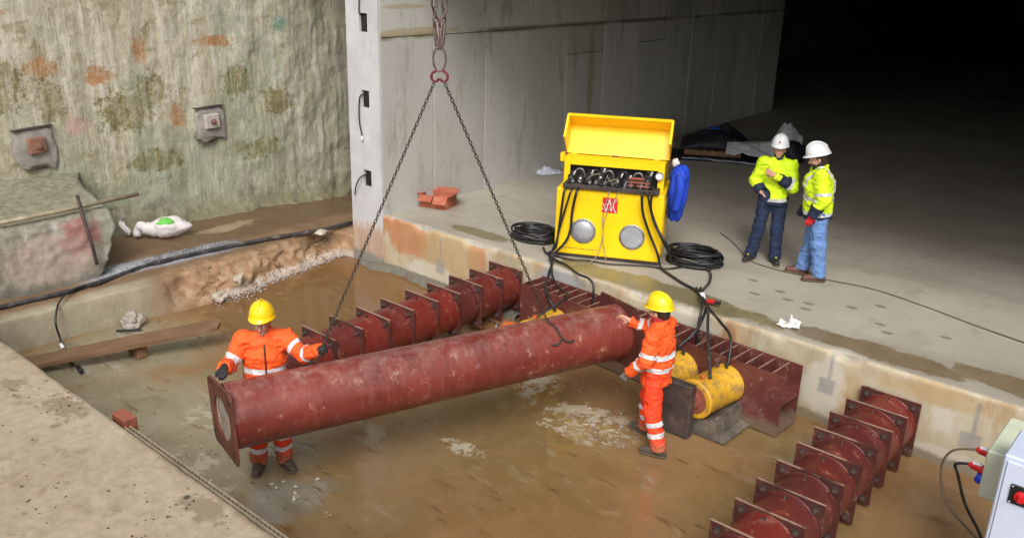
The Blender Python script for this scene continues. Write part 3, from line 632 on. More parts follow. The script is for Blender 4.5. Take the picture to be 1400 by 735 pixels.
# --- tunnel wall: a core faced with shutter panels, ending in the pale pier
tw = wthing('tunnel_wall', (-10.8, 9.1, .88), 'smooth grey cast concrete tunnel wall with shutter joints, ending in a pale pier', 'wall')
A = Vector((-10.42, 9.03, 0)); ang = math.atan2(-.5, 13.); dv = Vector((math.sin(ang), math.cos(ang), 0)); nv = Vector((dv.y, -dv.x, 0))
def WP(s, o, z): return tuple(A+dv*s+nv*o+Vector((0, 0, z)))
def wslab(mb, s0, s1, o0, o1, z0, z1):
    mb.poly([WP(s0, o0, z0), WP(s1, o0, z0), WP(s1, o0, z1), WP(s0, o0, z1), WP(s0, o1, z0), WP(s1, o1, z0), WP(s1, o1, z1), WP(s0, o1, z1)],
            [(0, 1, 2, 3), (7, 6, 5, 4), (3, 2, 6, 7), (0, 4, 5, 1), (0, 3, 7, 4), (1, 5, 6, 2)]); return mb
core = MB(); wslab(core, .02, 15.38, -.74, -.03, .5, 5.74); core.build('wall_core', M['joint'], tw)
js = [.0, 1.15, 2.45, 3.68, 4.9, 6.22, 7.55, 8.8, 10.0, 11.4, 12.7, 14., 15.4]
for i, (a, b) in enumerate(zip(js, js[1:])):
    split = 3.66+.02*random.uniform(-1, 1)
    cuts = [.86, split, 5.74] if i not in (4, 6) else [.86, 3.1+.1*(i == 6), split, 5.74]
    for z0, z1 in zip(cuts, cuts[1:]):
        p = random.uniform(0, .012); c = .011
        mb = MB()
        s0, s1 = a+c*(i > 0), b-c; Z0, Z1 = z0+c*.6, z1-c*.6; bv = .004
        f = [WP(s0+bv*(i > 0), p, Z0+bv), WP(s1-bv, p, Z0+bv), WP(s1-bv, p, Z1-bv), WP(s0+bv*(i > 0), p, Z1-bv)]
        r = [WP(s0, p-bv, Z0), WP(s1, p-bv, Z0), WP(s1, p-bv, Z1), WP(s0, p-bv, Z1)]
        k_ = [WP(s0, -.031, Z0), WP(s1, -.031, Z0), WP(s1, -.031, Z1), WP(s0, -.031, Z1)]
        mb.poly(f+r+k_, [(0, 1, 2, 3)]+[(q, 4+q, 4+(q+1) % 4, (q+1) % 4) for q in range(4)]+[(4+q, 8+q, 8+(q+1) % 4, 4+(q+1) % 4) for q in range(4)]+[(11, 10, 9, 8)])
        mb.build('concrete_panel', M['cast'], tw)
# pier face with three real pockets for couplers
px = [-11.17, -10.85, -10.665, -10.42]; pockets = [(1.30, 1.57), (2.57, 2.84), (3.72, 4.0)]
pz = [-.05, 1.30, 1.57, 2.57, 2.84, 3.72, 4.0, 5.74]; yf, yb = 8.985, 9.045
mb = MB()
for i in range(3):
    for j in range(7):
        z0, z1 = pz[j], pz[j+1]; hole = i == 1 and j in (1, 3, 5)
        x0, x1 = px[i], px[i+1]
        if not hole: mb.poly([(x0, yf, z0), (x1, yf, z0), (x1, yf, z1), (x0, yf, z1)], [(0, 1, 2, 3)])
        else:
            q = [(x0, z0), (x1, z0), (x1, z1), (x0, z1)]; D = yf+.12
            mb.poly([(a, yf, b) for a, b in q]+[(a, D, b) for a, b in q], [(7, 6, 5, 4)]+[(k, k+4, (k+1) % 4+4, (k+1) % 4) for k in range(4)])
for s in (0, -1):
    x = px[s]; mb.poly([(x, yf, -.05), (x, 9.06, -.05), (x, 9.06, 5.74), (x, yf, 5.74)], [(0, 1, 2, 3)])
bmesh.ops.remove_doubles(mb.bm, verts=mb.bm.verts, dist=.0005)
mb.build('pier', M['pier'], tw)
cab = [[(-10.79, 9.02, 3.97), (-10.80, 8.95, 4.0), (-10.80, 8.955, 4.2), (-10.79, 8.96, 4.9)],
       [(-10.80, 9.03, 2.78), (-10.84, 8.95, 2.74), (-10.88, 8.95, 2.5), (-10.87, 8.95, 2.3), (-10.82, 8.95, 2.12)],
       [(-10.80, 9.03, 1.5), (-10.86, 8.93, 1.45), (-10.97, 8.92, 1.3), (-11.04, 8.94, 1.12)]]
for (z0, z1), c in zip(pockets, cab):
    b = MB().box((-10.846, 9.02, z0+.004), (-10.669, 9.10, z1-.004), .004).tube([(-10.735, 8.99, (z0+z1)/2), (-10.735, 9.03, (z0+z1)/2)], .055, 12).build('coupler_box', M['black'], tw, auto=40)
    cc = MB().tube(smooth_path(c, 8), .011, 6).build('cable', M['black'], b, True)
    if z0 < 3: MB().tube([c[-1], (c[-1][0]-.005, c[-1][1], c[-1][2]-.06)], .02, 8).build('cable_tip', M['white'], b)
# ================================================================== STEELWORK
def share(o, name, parent, loc=(0, 0, 0), rot=None):
    c = link(bpy.data.objects.new(name, o.data)); c.parent = parent; c.location = loc
    if rot: c.rotation_euler = rot
    return c
def strut_row(cx, y0, n, z0, S, label, pitch=.409, seed=0):
    rnd = random.Random(seed)
    root = empty('bolted_strut', (cx, y0, z0), 0, label, 'strut', 'rows of bolted strut sections')
    h = S/2; fl = tb = bo = lg = None
    for i in range(n):
        y = -i*pitch
        dz = rnd.uniform(-.006, .006); dx = rnd.uniform(-.008, .008); rx = rnd.uniform(-.01, .01)
        if fl is None:
            m = MB().box((-h, -.013, 0), (h, .013, S), .003); fl = m.build('flange', M['red_plate'], root); f = fl; f.location = (dx, y, dz)
        else: f = share(fl, 'flange', root, (dx, y, dz), (0, rx, rx*.5))
        for sx in (-1, 1):
            for sz in (0, 1):
                p = (sx*(h-.07), -.012, .07 if sz == 0 else S-.07)
                if bo is None:
                    bo = MB().lathe([(0, .0), (.036, 0), (.036, .006), (.026, .006), (.026, .026), (.014, .026), (.014, .045), (0, .045)], 6, (0, 0, 0), (0, -1, 0)).build('bolt', M['dark_steel'], f); bo.location = p
                else: share(bo, 'bolt', f, p)
        if i == n-1: break
        if tb is None:
            m = MB().lathe([(.27, .013), (.2945, .013), (.2945, .017), (.290, .0205), (.290, pitch-.0205), (.2945, pitch-.017), (.2945, pitch-.013), (.27, pitch-.013)], 40, (0, 0, 0), (0, -1, 0)); tb = m.build('tube_section', M['red_strut'], root, auto=28); t = tb
            t.location = (dx, y, dz+h-.005)
        else: t = share(tb, 'tube_section', root, (dx, y, dz+h-.005), (0, rnd.uniform(-.5, .5), 0))
        if lg is None:
            lg = MB().prism([(-.03, 0), (.03, 0), (.006, .032), (-.012, .032)], -.006, .006, 0).build('lifting_lug', M['dark_steel'], t); lg.location = (0, -.10, .286)
        else:
            q = share(lg, 'lifting_lug', t, (0, -.10, .286)); q.parent = root; q.location = (dx, y-.10, dz+h+.281)
    return root
strut_row(-2.32, 8.93, 14, .02, .62, 'dark red row of bolted strut sections at lower right, in front of the white cabinet', seed=1)
strut_row(-7.73, 8.93, 11, .09, .62, 'dark red row of bolted strut sections behind the hanging pipe', seed=2)
for k, y in enumerate((8.6, 6.9, 5.2)):
    o = MB().box((-8.1, y-.06, 0), (-7.36, y+.06, .086), .006).build('timber_sleeper', M['timber'])
    tag(o, ('squared timber sleeper under the slab end of the left strut row', 'squared timber sleeper under the middle of the left strut row', 'squared timber sleeper under the near end of the left strut row')[k], 'sleeper', 'sleepers under the left strut row')
# --- hanging pipe
PA = Vector((-6.29, 3.59, .99)); PB = Vector((-4.845, 7.50, 1.03)); PD = (PB-PA).normalized(); PL = (PB-PA).length
SIDE = PD.cross(Vector((0, 0, 1))).normalized(); UPV = SIDE.cross(PD)           # SIDE points to the camera side
pipe = empty('steel_pipe', PA, 0, 'long dark red steel pipe with square end plates hanging from chains', 'pipe')
pipe.rotation_euler = Matrix((SIDE, PD, UPV)).transposed().to_euler()
def PP(t, a, r=.3):   # world point on the pipe skin; a=0 top, positive towards camera
    return PA+PD*(t*PL)+(UPV*math.cos(a)+SIDE*math.sin(a))*r
pr_ = [(.0, .012), (.0, .02)]
m = MB().lathe([(.285, .0), (.300, .0), (.300, .01)]+[(.300+.0012*math.sin(k*1.7), .01+(PL-.02)*k/40) for k in range(1, 40)]+[(.300, PL-.01), (.300, PL), (.285, PL), (.285, 0)], 64, (0, 0, 0), (0, 1, 0))
m.build('pipe_shell', M['red_pipe'], pipe, auto=50)
def end_plate(y0, y1, roll, nick):
    S = .315; out = [(-S, -S), (-.1, -S-.004), (S-.03, -S-(.035 if nick else 0)), (S, -S+.02), (S+.004, 0), (S, S), (0, S+.003), (-S, S)]
    c, s = math.cos(roll), math.sin(roll); out = [(x*c-z*s, x*s+z*c) for x, z in out]
    hole = [(.205*math.cos(2*math.pi*k/40), .205*math.sin(2*math.pi*k/40)) for k in range(40)]
    m = MB(); bm = m.bm; rings = []
    for y in (y0, y1):
        # ring of quads between the outline (resampled by angle) and the hole
        o2 = []
        for hx, hz in hole:
            best = None
            for (ax, az), (bx, bz) in zip(out, out[1:]+out[:1]):
                den = hx*(bz-az)-hz*(bx-ax)
                if abs(den) < 1e-9: continue
                t = (ax*(bz-az)-az*(bx-ax))/den; u = (ax*hz-az*hx)/den
                if t > 0 and -1e-6 <= u <= 1+1e-6 and (best is None or t < best): best = t
            o2.append((hx*best, hz*best))
        rings.append(([bm.verts.new((x, y, z)) for x, z in hole], [bm.verts.new((x, y, z)) for x, z in o2]))
    (h0, o0), (h1, o1) = rings; n = len(hole)
    for k in range(n):
        q = (k+1) % n
        bm.faces.new((h0[k], h0[q], o0[q], o0[k])); bm.faces.new((h1[q], h1[k], o1[k], o1[q]))
        bm.faces.new((o0[k], o0[q], o1[q], o1[k])); bm.faces.new((h0[q], h0[k], h1[k], h1[q]))
    return m
e1 = end_plate(-.024, 0, .10, True).build('end_plate', M['red_rust'], pipe); e1.rotation_euler.z = R(6); e1.location.y = -.025; e1.scale = (1.02, 1, 1.0)
e2 = end_plate(PL, PL+.022, .05, False).build('end_plate', M['red_plate'], pipe); e2.scale = (1.13, 1, 1.13)
for e, y, q in ((e1, -.022, -1), (e2, PL+.022, 1)):
    for a in (-1, 1):
        for b in (-1, 1):
            MB().lathe([(0, 0), (.022, 0), (.022, .004), (0, .004)], 10, (a*.25, y-.001*q*0, b*.25), (0, q, 0)).build('bolt_hole', M['black'], e)
MB().lathe([(0, -.030), (.235, -.030), (.235, -.020), (0, -.020)], 32, (0, 0, 0), (0, 1, 0)).build('inner_disc', M['disc_pale'], pipe)
# --- thrust beam with stiffeners
beam = empty('thrust_beam', (-7.10, 8.53, 0), math.atan2(-.21, 3.86), 'long brown red steel beam with stiffener cells lying against the slab', 'beam')
BL, BD, BH = 3.865, .44, .72
MB().box((0, 0, 0), (BL, .022, BH), .003).build('front_plate', M['red_beam'], beam)
MB().box((0, BD-.022, .01), (BL, BD, BH+.004), .003).build('back_plate', M['red_beam'], beam)
MB().box((.004, .0225, .36), (BL-.004, BD-.0225, .38)).build('web', M['red_beam'], beam)
MB().box((.004, .0225, .02), (BL-.004, BD-.0225, .04)).build('bottom_plate', M['red_beam'], beam)
st = None
for k in range(24):
    x = .004+k*(BL-.17)/23
    if st is None: st = MB().box((0, .0225, .3805), (.018, BD-.0225, BH-.006), .002).build('stiffener', M['red_stiff'], beam); st.location.x = x
    else: share(st, 'stiffener', beam, (x, 0, 0))
for x in (BL-.2,): MB().box((x, .0225, .041), (x+.016, BD-.0225, .359)).build('stiffener', M['red_stiff'], beam)
# --- jacks
def jack(x, y, z, label, L=.60, r=.205, port=True):
    root = empty('hydraulic_jack', (x, y, z), 0, label, 'jack', 'yellow hydraulic jacks against the beam')
    MB().lathe([(.0, 0), (r*.92, 0), (r, .012), (r, .05), (r*.985, .055), (r*.985, L-.07), (r, L-.065), (r, L-.012), (r*.93, L), (0, L)], 40, (0, 0, 0), (0, -1, 0)).build('cylinder', M['yellow_jack'], root, auto=35)
    MB().lathe([(0, L), (r*.72, L), (r*.72, L+.006), (r*.40, L+.008), (r*.40, L+.035), (0, L+.04)], 28, (0, 0, 0), (0, -1, 0)).build('piston', M['tube_rust'], root, auto=35)
    for yy in (-.11, -L+.09):
        p = MB().lathe([(.016, r-.01), (.016, r+.03), (.026, r+.03), (.026, r+.055), (.012, r+.06), (.0, r+.06)], 10, (0.03, yy, 0)).build('hose_port', M['orange_block'] if yy < -.2 else M['dark_steel'], root, auto=35)
    e = [(-.05, -.16+.03*math.cos(a), r+.03+.03*math.sin(a)) for a in [2*math.pi*k/12 for k in range(12)]]
    MB().tube(e, .008, 6, closed=True).build('lifting_eye', M['dark_steel'], root, True)
    return root
jack(-3.90, 8.38, .42, 'yellow hydraulic jack on a tilted cradle, nearest the free end of the beam', .64, .222).rotation_euler.z = R(-6)
jack(-4.48, 8.42, .40, 'yellow hydraulic jack behind the upright dark steel block')
jack(-6.40, 8.46, .37, 'yellow hydraulic jack by the orange block, mostly hidden behind the hanging pipe')
cr = MB().prism([(-.20, 0), (.20, 0), (.30, .012), (.30, .03), (.205, .05), (.175, .255), (.15, .26), (.0, .188), (-.15, .26), (-.20, .24)], -.62, -.04, 1).build('jack_cradle', M['cradle'], None, loc=(-3.87, 8.40, 0))
tag(cr, 'bent grey steel cradle under the yellow jack at the beam end', 'cradle')
cr = MB().prism([(-.2, 0), (.2, 0), (.17, .17), (-.17, .17)], -.5, -.04, 1).build('jack_cradle', M['cradle'], None, loc=(-4.48, 8.40, 0))
tag(cr, 'grey steel cradle under the jack behind the upright dark block', 'cradle')
cr = MB().prism([(-.2, 0), (.2, 0), (.17, .16), (-.17, .16)], -.5, -.04, 1).build('jack_cradle', M['cradle'], None, loc=(-6.40, 8.46, 0))
tag(cr, 'grey steel cradle under the jack behind the hanging pipe', 'cradle')
bk = MB().box((-4.52, 7.60, 0), (-3.93, 7.715, .62), .012).build('steel_block', M['block_steel'])
tag(bk, 'thick upright dark steel block standing in front of two yellow jacks', 'steel block')
ob_ = empty('orange_jack_foot', (-6.86, 8.12, .0), .35, 'small orange steel block beside the left strut row, behind the pipe', 'block')
MB().box((-.17, -.12, 0), (.17, .12, .30), .02).build('block_body', M['orange_block'], ob_)
MB().tube([(-.19+.0, -.10+.05*math.cos(a), .27+.05*math.sin(a)) for a in [2*math.pi*k/14 for k in range(14)]], .012, 6, closed=True).build('shackle', M['steel_grey'], ob_, True)
MB().tube([(.20, .02+.055*math.cos(a), .30+.055*math.sin(a)) for a in [2*math.pi*k/14 for k in range(14)]], .012, 6, closed=True).build('shackle', M['steel_grey'], ob_, True)
# ================================================================== LIFTING CHAIN
def chain(mb, path, pitch=.036, wire=.0050, wid=.0115, twist=0.):
    P = [Vector(p) for p in path]; seg = [(a, b, (b-a).length) for a, b in zip(P, P[1:])]; tot = sum(s[2] for s in seg)
    n = max(2, int(tot/pitch)); up = Vector((.3, .9, .2))
    def at(d):
        for a, b, l in seg:
            if d <= l: return a+(b-a)*(d/l), (b-a).normalized()
            d -= l
        return P[-1], (P[-1]-P[-2]).normalized()
    for i in range(n):
        c, t = at((i+.5)*tot/n); s = t.cross(up).normalized(); q = s.cross(t)
        s2 = s if i % 2 else q
        half = (tot/n)*.5+wire*.6; pts = []
        for k in range(10):
            a = 2*math.pi*k/10; ca, sa = math.cos(a), math.sin(a)
            pts.append(c+t*((half-wid)*(1 if ca > 0 else -1)*(1 if abs(ca) > .2 else 0)+ca*wid)+s2*(sa*wid))
        mb.tube(pts, wire, 5, closed=True)
    return mb
AX = PA+PD*(PL*.49); APEX = Vector((AX.x, AX.y, 3.83))
ch = wthing('chain_sling', (APEX.x, APEX.y, 3.83), 'two legged steel chain sling with red hooks and a master ring, holding the pipe', 'chain')
s_ = Vector((math.cos(R(40)), math.sin(R(40)), 0))     # the hooks hang side by side
RING = APEX+Vector((0, 0, .17))
ring = [RING+s_*(.055*math.sin(a))+Vector((0, 0, .105*math.cos(a))) for a in [2*math.pi*k/28 for k in range(28)]]
MB().tube(ring, .009, 8, closed=True).build('master_ring', M['chain_worn'], ch, True)
legs = [(-1, [APEX-s_*.05+Vector((0, 0, -.04)), PP(.20, -.15, .34), PP(.195, -.7, .325), PP(.195, -1.5, .32)]),
        (1, [APEX+s_*.05+Vector((0, 0, -.04)), PP(.775, .12, .335), PP(.785, .55, .318), PP(.79, .95, .315)])]
for sgn, path in legs:
    hk = [APEX+s_*(sgn*.03)+Vector((0, 0, .085))]+[APEX+s_*(sgn*(.038+.034*math.sin(a)))+Vector((0, 0, .02+.042*math.cos(a))) for a in np.linspace(.1, 4.4, 12)]
    MB().tube(smooth_path(hk, 3), .011, 8).build('red_hook', M['hook_red'], ch, True)
    o = chain(MB(), path).build('chain_leg', M['chain_steel'], ch, True); o['kind'] = 'stuff'
J = [PP(.79, .95, .318)]
for sg in (-1, 1):
    b = [PP(.79, .92, .312), PP(.79+sg*.009, 1.04, .314), PP(.79+sg*.020, 1.10, .314), PP(.79+sg*.032, 1.06, .314)]
    MB().tube(smooth_path(b, 6), [.011]*(len(b)*6-6)+[.007], 7).build('pipe_hook', M['chain_steel'], ch, True)
for sgn in (-1, 1):
    o_ = s_*(sgn*.045)
    o = chain(MB(), [RING+o_*.5+Vector((0, 0, .27)), RING+o_+Vector((0, 0, .42)), RING+o_+Vector((0, 0, 3.4))], .080, .009, .023).build('hoist_chain', M['chain_worn'], ch, True); o['kind'] = 'stuff'
    MB().tube([RING+o_*.3+Vector((0, 0, .08)), RING+o_*.7+Vector((0, 0, .12)), RING+o_+Vector((0, 0, .30)), RING+o_*.5+Vector((0, 0, .32)), RING+o_*.1+Vector((0, 0, .14))], .012, 7, closed=True).build('shackle', M['chain_worn'], ch, True)
# ================================================================== POWER PACK
UV = Vector((.893, .45, 0)); PK = Vector((-7.21, 9.38, .88)); PRZ = math.atan2(.45, .893)
def KP(u, y, z): return PK+UV*u+Vector((-.45, .893, 0))*y+Vector((0, 0, z))
pk = empty('hydraulic_power_pack', PK, PRZ, 'yellow hydraulic power pack with raised lid and hoses on the slab edge', 'power pack')
YL = M['yellow']
MB().box((.03, .04, .005), (1.45, .94, .055), .004).build('skid', M['dark_steel'], pk)
MB().box((0, 0, .056), (1.48, .96, 1.0), .012).build('lower_case', YL, pk)
up_ = MB()
up_.box((.06, .16, 1.0005), (.145, .20, 1.40), .004).box((1.355, .16, 1.0005), (1.44, .20, 1.40), .004)
up_.box((.1455, .161, 1.30), (1.3545, .199, 1.399), .003).box((.06, .201, 1.0005), (.075, .90, 1.38)).box((1.425, .201, 1.0005), (1.44, .90, 1.38)).box((.0755, .88, 1.0005), (1.4245, .899, 1.37))
up_.poly([(.06, .16, 1.401), (1.44, .16, 1.401), (1.44, .46, 1.375), (.06, .46, 1.375), (.06, .16, 1.412), (1.44, .16, 1.412), (1.44, .46, 1.386), (.06, .46, 1.386)], [(0, 3, 2, 1), (4, 5, 6, 7), (0, 1, 5, 4), (1, 2, 6, 5), (2, 3, 7, 6), (3, 0, 4, 7)])
up_.build('upper_frame', YL, pk)
MB().box((.076, .30, 1.001), (1.424, .32, 1.372)).build('inner_back', M['black'], pk)
H_, T_, F_, Q_ = (.46, 1.40), (.70, 1.76), (.46, 1.94), (.20, 1.66)
lid = MB(); th = .014
def sheet(mb, a, b, x0, x1, t):
    (ay, az), (by, bz) = a, b; d = Vector((by-ay, bz-az)).normalized(); n = Vector((-d.y, d.x))*t
    mb.poly([(x0, ay, az), (x1, ay, az), (x1, by, bz), (x0, by, bz), (x0, ay+n.x, az+n.y), (x1, ay+n.x, az+n.y), (x1, by+n.x, bz+n.y), (x0, by+n.x, bz+n.y)],
            [(0, 1, 2, 3), (7, 6, 5, 4), (0, 4, 5, 1), (1, 5, 6, 2), (2, 6, 7, 3), (3, 7, 4, 0)])
sheet(lid, H_, T_, .035, 1.475, -th); sheet(lid, T_, F_, .035, 1.475, -th)
lid_o = lid.build('lid', YL, pk)
for x in (.03, 1.466): MB().prism([H_, T_, F_, Q_], x, x+.014, 0).build('lid_cheek', YL, lid_o)
lp = MB()
def bar(mb, p, q, r): mb.tube([p, q], r, 4)
bar(lp, (.037, F_[0], F_[1]), (1.473, F_[0], F_[1]), .024)
for x in (.037, 1.473): bar(lp, (x, F_[0], F_[1]), (x, Q_[0], Q_[1]), .024)
lp.build('lid_lip', YL, lid_o)
for x in (.15, .72, 1.3): MB().tube([(x-.04, .455, 1.395), (x+.04, .455, 1.395)], .013, 8).build('hinge', M['dark_steel'] if x == .72 else YL, lid_o)
# fan covers
for x, z, dome in ((.40, .41, True), (1.08, .39, False)):
    pr2 = [(.0, .05), (.05, .047), (.1, .036), (.14, .016), (.15, .006), (.15, .004)] if dome else [(0, .012), (.15, .012), (.15, .004)]
    fc = MB().lathe([(.15, .0), (.178, .0), (.178, .012), (.168, .018), (.152, .018), (.15, .005)], 40, (x, -.0015, z), (0, -1, 0)).build('fan_cover', M['steel_grey'], pk, auto=40)
    MB().lathe(pr2[::-1], 40, (x, -.002, z), (0, -1, 0)).build('fan_dome' if dome else 'fan_mesh', M['grille_grey'], fc, auto=40)
    for k in range(6):
        a = k*math.pi/3+.3
        MB().lathe([(.009, .018), (.009, .024), (0, .024)], 6, (x+.166*math.cos(a), -.0015, z+.166*math.sin(a)), (0, -1, 0)).build('screw', M['dark_steel'], fc)
MB().box((.09, -.005, .145), (.62, -.0005, .150)).build('panel_seam', M['joint'], pk)
for k in range(9):
    for z in (.09, .965): MB().lathe([(.010, 0), (.010, .004), (.005, .007), (0, .007)], 8, (.05+k*.1725, -.0005, z), (0, -1, 0)).build('rivet', M['yellow'], pk)
MB().box((1.4805, .12, .14), (1.488, .84, .88), .003).build('side_door', YL, pk)
# logo plate, red with white strokes
lg = MB().box((.645, -.006, .705), (.855, -.001, .915)).build('logo_plate', M['logo_red'], pk)
def stroke(pts, wd=.010):
    mb = MB(); P = [Vector((p[0], p[1])) for p in pts]
    for a, b in zip(P, P[1:]):
        d = (b-a).normalized(); n = Vector((-d.y, d.x))*wd/2; a2 = a-d*wd*.3; b2 = b+d*wd*.3
        q = [a2-n, b2-n, b2+n, a2+n]; mb.poly([(.645+.21*0+p.x, -.0085, .705+p.y) for p in q], [(0, 1, 2, 3)])
    return mb.build('logo_stroke', M['white'], lg)
L21 = lambda pts: [(a*.21, b*.21) for a, b in pts]
stroke(L21([(.26, .06), (.47, .95), (.60, .10)])); stroke(L21([(.60, .10), (.66, .45), (.60, .60)]), .008)
stroke(L21([(.95, .93), (.76, .72), (.72, .5), (.78, .25), (.92, .02)])); stroke(L21([(.60, .62), (.70, .78), (.86, .95)]), .007)
stroke(L21([(.04, .62), (.16, .42), (.26, .06)])); stroke(L21([(.04, .22), (.18, .38), (.30, .62)]), .007)
# manifold and valves
mf = MB().box((.09, -.05, 1.012), (1.40, .155, 1.075), .006).build('manifold', M['dark_steel'], pk)
rnd = random.Random(4)
for k in range(9):
    x = .20+k*.128+rnd.uniform(-.02, .02); hgt = rnd.uniform(.10, .2)
    if 1.0 < x < 1.2: continue
    v = MB().box((x-.045, .0, 1.076), (x+.045, .12, 1.076+hgt), .008).tube([(x, .06, 1.07+hgt), (x, .06, 1.12+hgt)], .024, 8).build('valve', M['black'], pk, auto=40)
    MB().ball((x, -.012, 1.10+hgt*.5), .017, 1).build('valve_knob', M['white'] if k % 2 else M['steel_grey'], v)
    if k % 3 != 1: MB().tube([(x+.03, .04, 1.08+hgt), (x+.05, .02, 1.13+hgt)], .012, 6).build('valve_cap', M['white'], v)
for k in range(3): MB().box((.98, -.03+.02*k, 1.10+.045*k), (1.27, .02+.02*k, 1.125+.045*k), .004).build('lever_bar', M['tube_rust'], pk)
for k in range(9):
    a = rnd.uniform(.25, .9); b = a+rnd.uniform(-.2, .2); h0 = rnd.uniform(1.1, 1.25)
    MB().tube(smooth_path([(a, .02, 1.09), (a+.03, -.03, h0), ((a+b)/2, -.05, h0-.03), (b, .0, 1.12)], 6), .006, 5).build('control_wire', M['wire_tan'] if k % 3 else M['rubber'], pk, True)
for k in range(16):
    x = .16+k*.076+rnd.uniform(-.02, .02)
    MB().lathe([(0, 0), (.018, 0), (.018, .03), (.026, .03), (.026, .055), (.012, .06), (.012, .08), (0, .08)], 6, (x, -.02+.02*(k % 3), 1.074), (rnd.uniform(-.3, .3), rnd.uniform(-.8, 0), 1)).build('fitting', M['steel_grey'] if k % 3 else M['black'], mf, auto=40)
for k in range(5):
    x = .22+k*.20; MB().tube(smooth_path([(x, .1, 1.12), (x+.03, .06, 1.25), (x+.12, .04, 1.27), (x+.16, .08, 1.13)], 6), .012, 6).build('pipe_bend', M['rubber'] if k % 2 else M['steel_grey'], pk, True)
gg = MB().lathe([(0, -.02), (.055, -.02), (.055, .03), (.045, .03), (.045, .022)], 24, (1.375, .14, 1.24), (0, -1, 0)).build('pressure_gauge', M['steel_grey'], pk, auto=40)
MB().lathe([(0, .024), (.045, .024)], 24, (1.375, .14, 1.24), (0, -1, 0)).build('gauge_face', M['white'], gg)
MB().box((-.03, .3, 1.30), (.03, .42, 1.42), .008).build('lid_catch', YL, pk)
# ================================================================== HOSES AND CABLES
def cable(name, pts, r, mat, label, cat='hose', group=None, n=8, seg=8):
    base = Vector(pts[-1]); o = MB().tube([Vector(p)-base for p in smooth_path(pts, n)], r, seg).build(name, mat, None, True, loc=base)
    return tag(o, label, cat, group)
RB = M['rubber']; GH = 'black hoses of the power pack'
cable('hydraulic_hose', [(-7.022, 9.363, 1.92), (-7.022, 9.30, 1.855), (-7.08, 9.33, 1.55), (-7.114, 9.33, 1.249), (-7.13, 9.30, 1.042), (-7.3, 9.33, .91), (-7.5, 9.5, .905)], .017, RB, 'black hose at the extreme left of the yellow power pack front', group=GH)
cable('hydraulic_hose', [(-6.885, 9.44, 1.92), (-6.87, 9.37, 1.849), (-6.942, 9.40, 1.564), (-6.947, 9.39, 1.337), (-6.99, 9.34, 1.145), (-7.12, 9.22, .93), (-7.00, 9.08, .905), (-6.88, 8.87, .852), (-6.80, 8.70, .74), (-6.55, 8.42, .74), (-6.37, 8.36, .60)], .019, RB, 'thick black hose from the left of the pack down to the hidden jack', group=GH)
cable('hydraulic_hose', [(-6.958, 9.40, 1.92), (-6.95, 9.34, 1.841), (-7.033, 9.36, 1.605), (-7.095, 9.34, 1.334), (-7.11, 9.29, 1.131), (-7.14, 9.24, .92), (-6.79, 9.13, .905), (-6.42, 8.90, .93), (-6.2, 8.82, .95), (-6.08, 8.78, .87), (-6.05, 8.72, .6)], .016, RB, 'black hose arching over the slab edge into the beam cells left of the pipe end', group=GH)
cable('hydraulic_hose', [(-7.30, 9.36, .905), (-6.967, 9.02, .905), (-6.85, 8.9, .80), (-6.62, 8.74, .74), (-6.25, 8.45, .78), (-6.37, 7.96, .60)], .014, RB, 'thin black hose slung under the left coil towards the hidden jack', group=GH)
cable('hydraulic_hose', [(-6.091, 9.84, 1.93), (-6.08, 9.78, 1.90), (-6.076, 9.83, 1.656), (-5.986, 9.89, 1.377), (-5.86, 9.93, 1.112), (-5.80, 9.95, .92), (-5.584, 9.819, .905), (-5.252, 9.636, .905), (-5.039, 9.547, .905), (-4.87, 9.40, .91), (-4.60, 9.02, .98), (-4.47, 8.80, 1.03), (-4.42, 8.5, .85), (-4.53, 8.30, .66)], .019, RB, 'thick black hose down the right of the pack to the jack behind the block', group=GH)
cable('hydraulic_hose', [(-5.98, 9.90, 1.94), (-5.96, 9.83, 1.93), (-5.984, 9.88, 1.717), (-5.88, 9.92, 1.454), (-5.75, 9.98, 1.234), (-5.78, 10.2, .95), (-5.951, 10.442, .92)], .017, RB, 'black hose curving from the pack corner into the right hand coil', group=GH)
cable('hydraulic_hose', [(-6.022, 9.88, 1.93), (-6.01, 9.81, 1.92), (-5.95, 9.90, 1.566), (-5.80, 9.95, 1.281), (-5.82, 10.3, .96), (-5.9, 10.5, .93)], .013, RB, 'thin black hose beside the pack corner, inner one of the two into the coil', group=GH)
cable('hydraulic_hose', [(-5.42, 10.42, .93), (-5.225, 10.28, .91), (-5.053, 9.952, .905), (-4.971, 9.652, .905), (-4.88, 9.42, .92), (-4.58, 9.0, 1.0), (-4.44, 8.78, 1.05), (-4.22, 8.4, .93), (-4.02, 8.1, .80), (-3.87, 7.88, .66)], .018, M['hose_dusty'], 'dusty hose from the right coil down to the near end of the free jack', group=GH)
cable('hydraulic_hose', [(-5.05, 9.60, .912), (-4.83, 9.33, .94), (-4.40, 8.76, 1.04), (-4.176, 8.6, 1.0), (-3.96, 8.45, .92), (-3.87, 8.28, .67)], .017, RB, 'black hose bowing out to the right over the beam to the free jack', group=GH)
cable('hydraulic_hose', [(-5.0, 9.62, .925), (-4.87, 9.36, .95), (-4.55, 8.83, 1.02), (-4.49, 8.68, .82), (-4.44, 8.62, .55)], .016, RB, 'short black hose dropping straight into the beam cells beside the worker', group=GH)
tg = MB().box((-.06, -.03, -.01), (.06, .03, .014), .004).build('hose_clamp', M['white'], None, loc=(-4.80, 9.31, .955)); tg.rotation_euler = (.1, .2, -.9); tag(tg, 'white tape binding the hoses together at the slab edge', 'tape')
cn = empty('hose_coupling', (-4.70, 9.25, .93), 0, 'red and black hose coupling sticking out from the hose bundle', 'coupling')
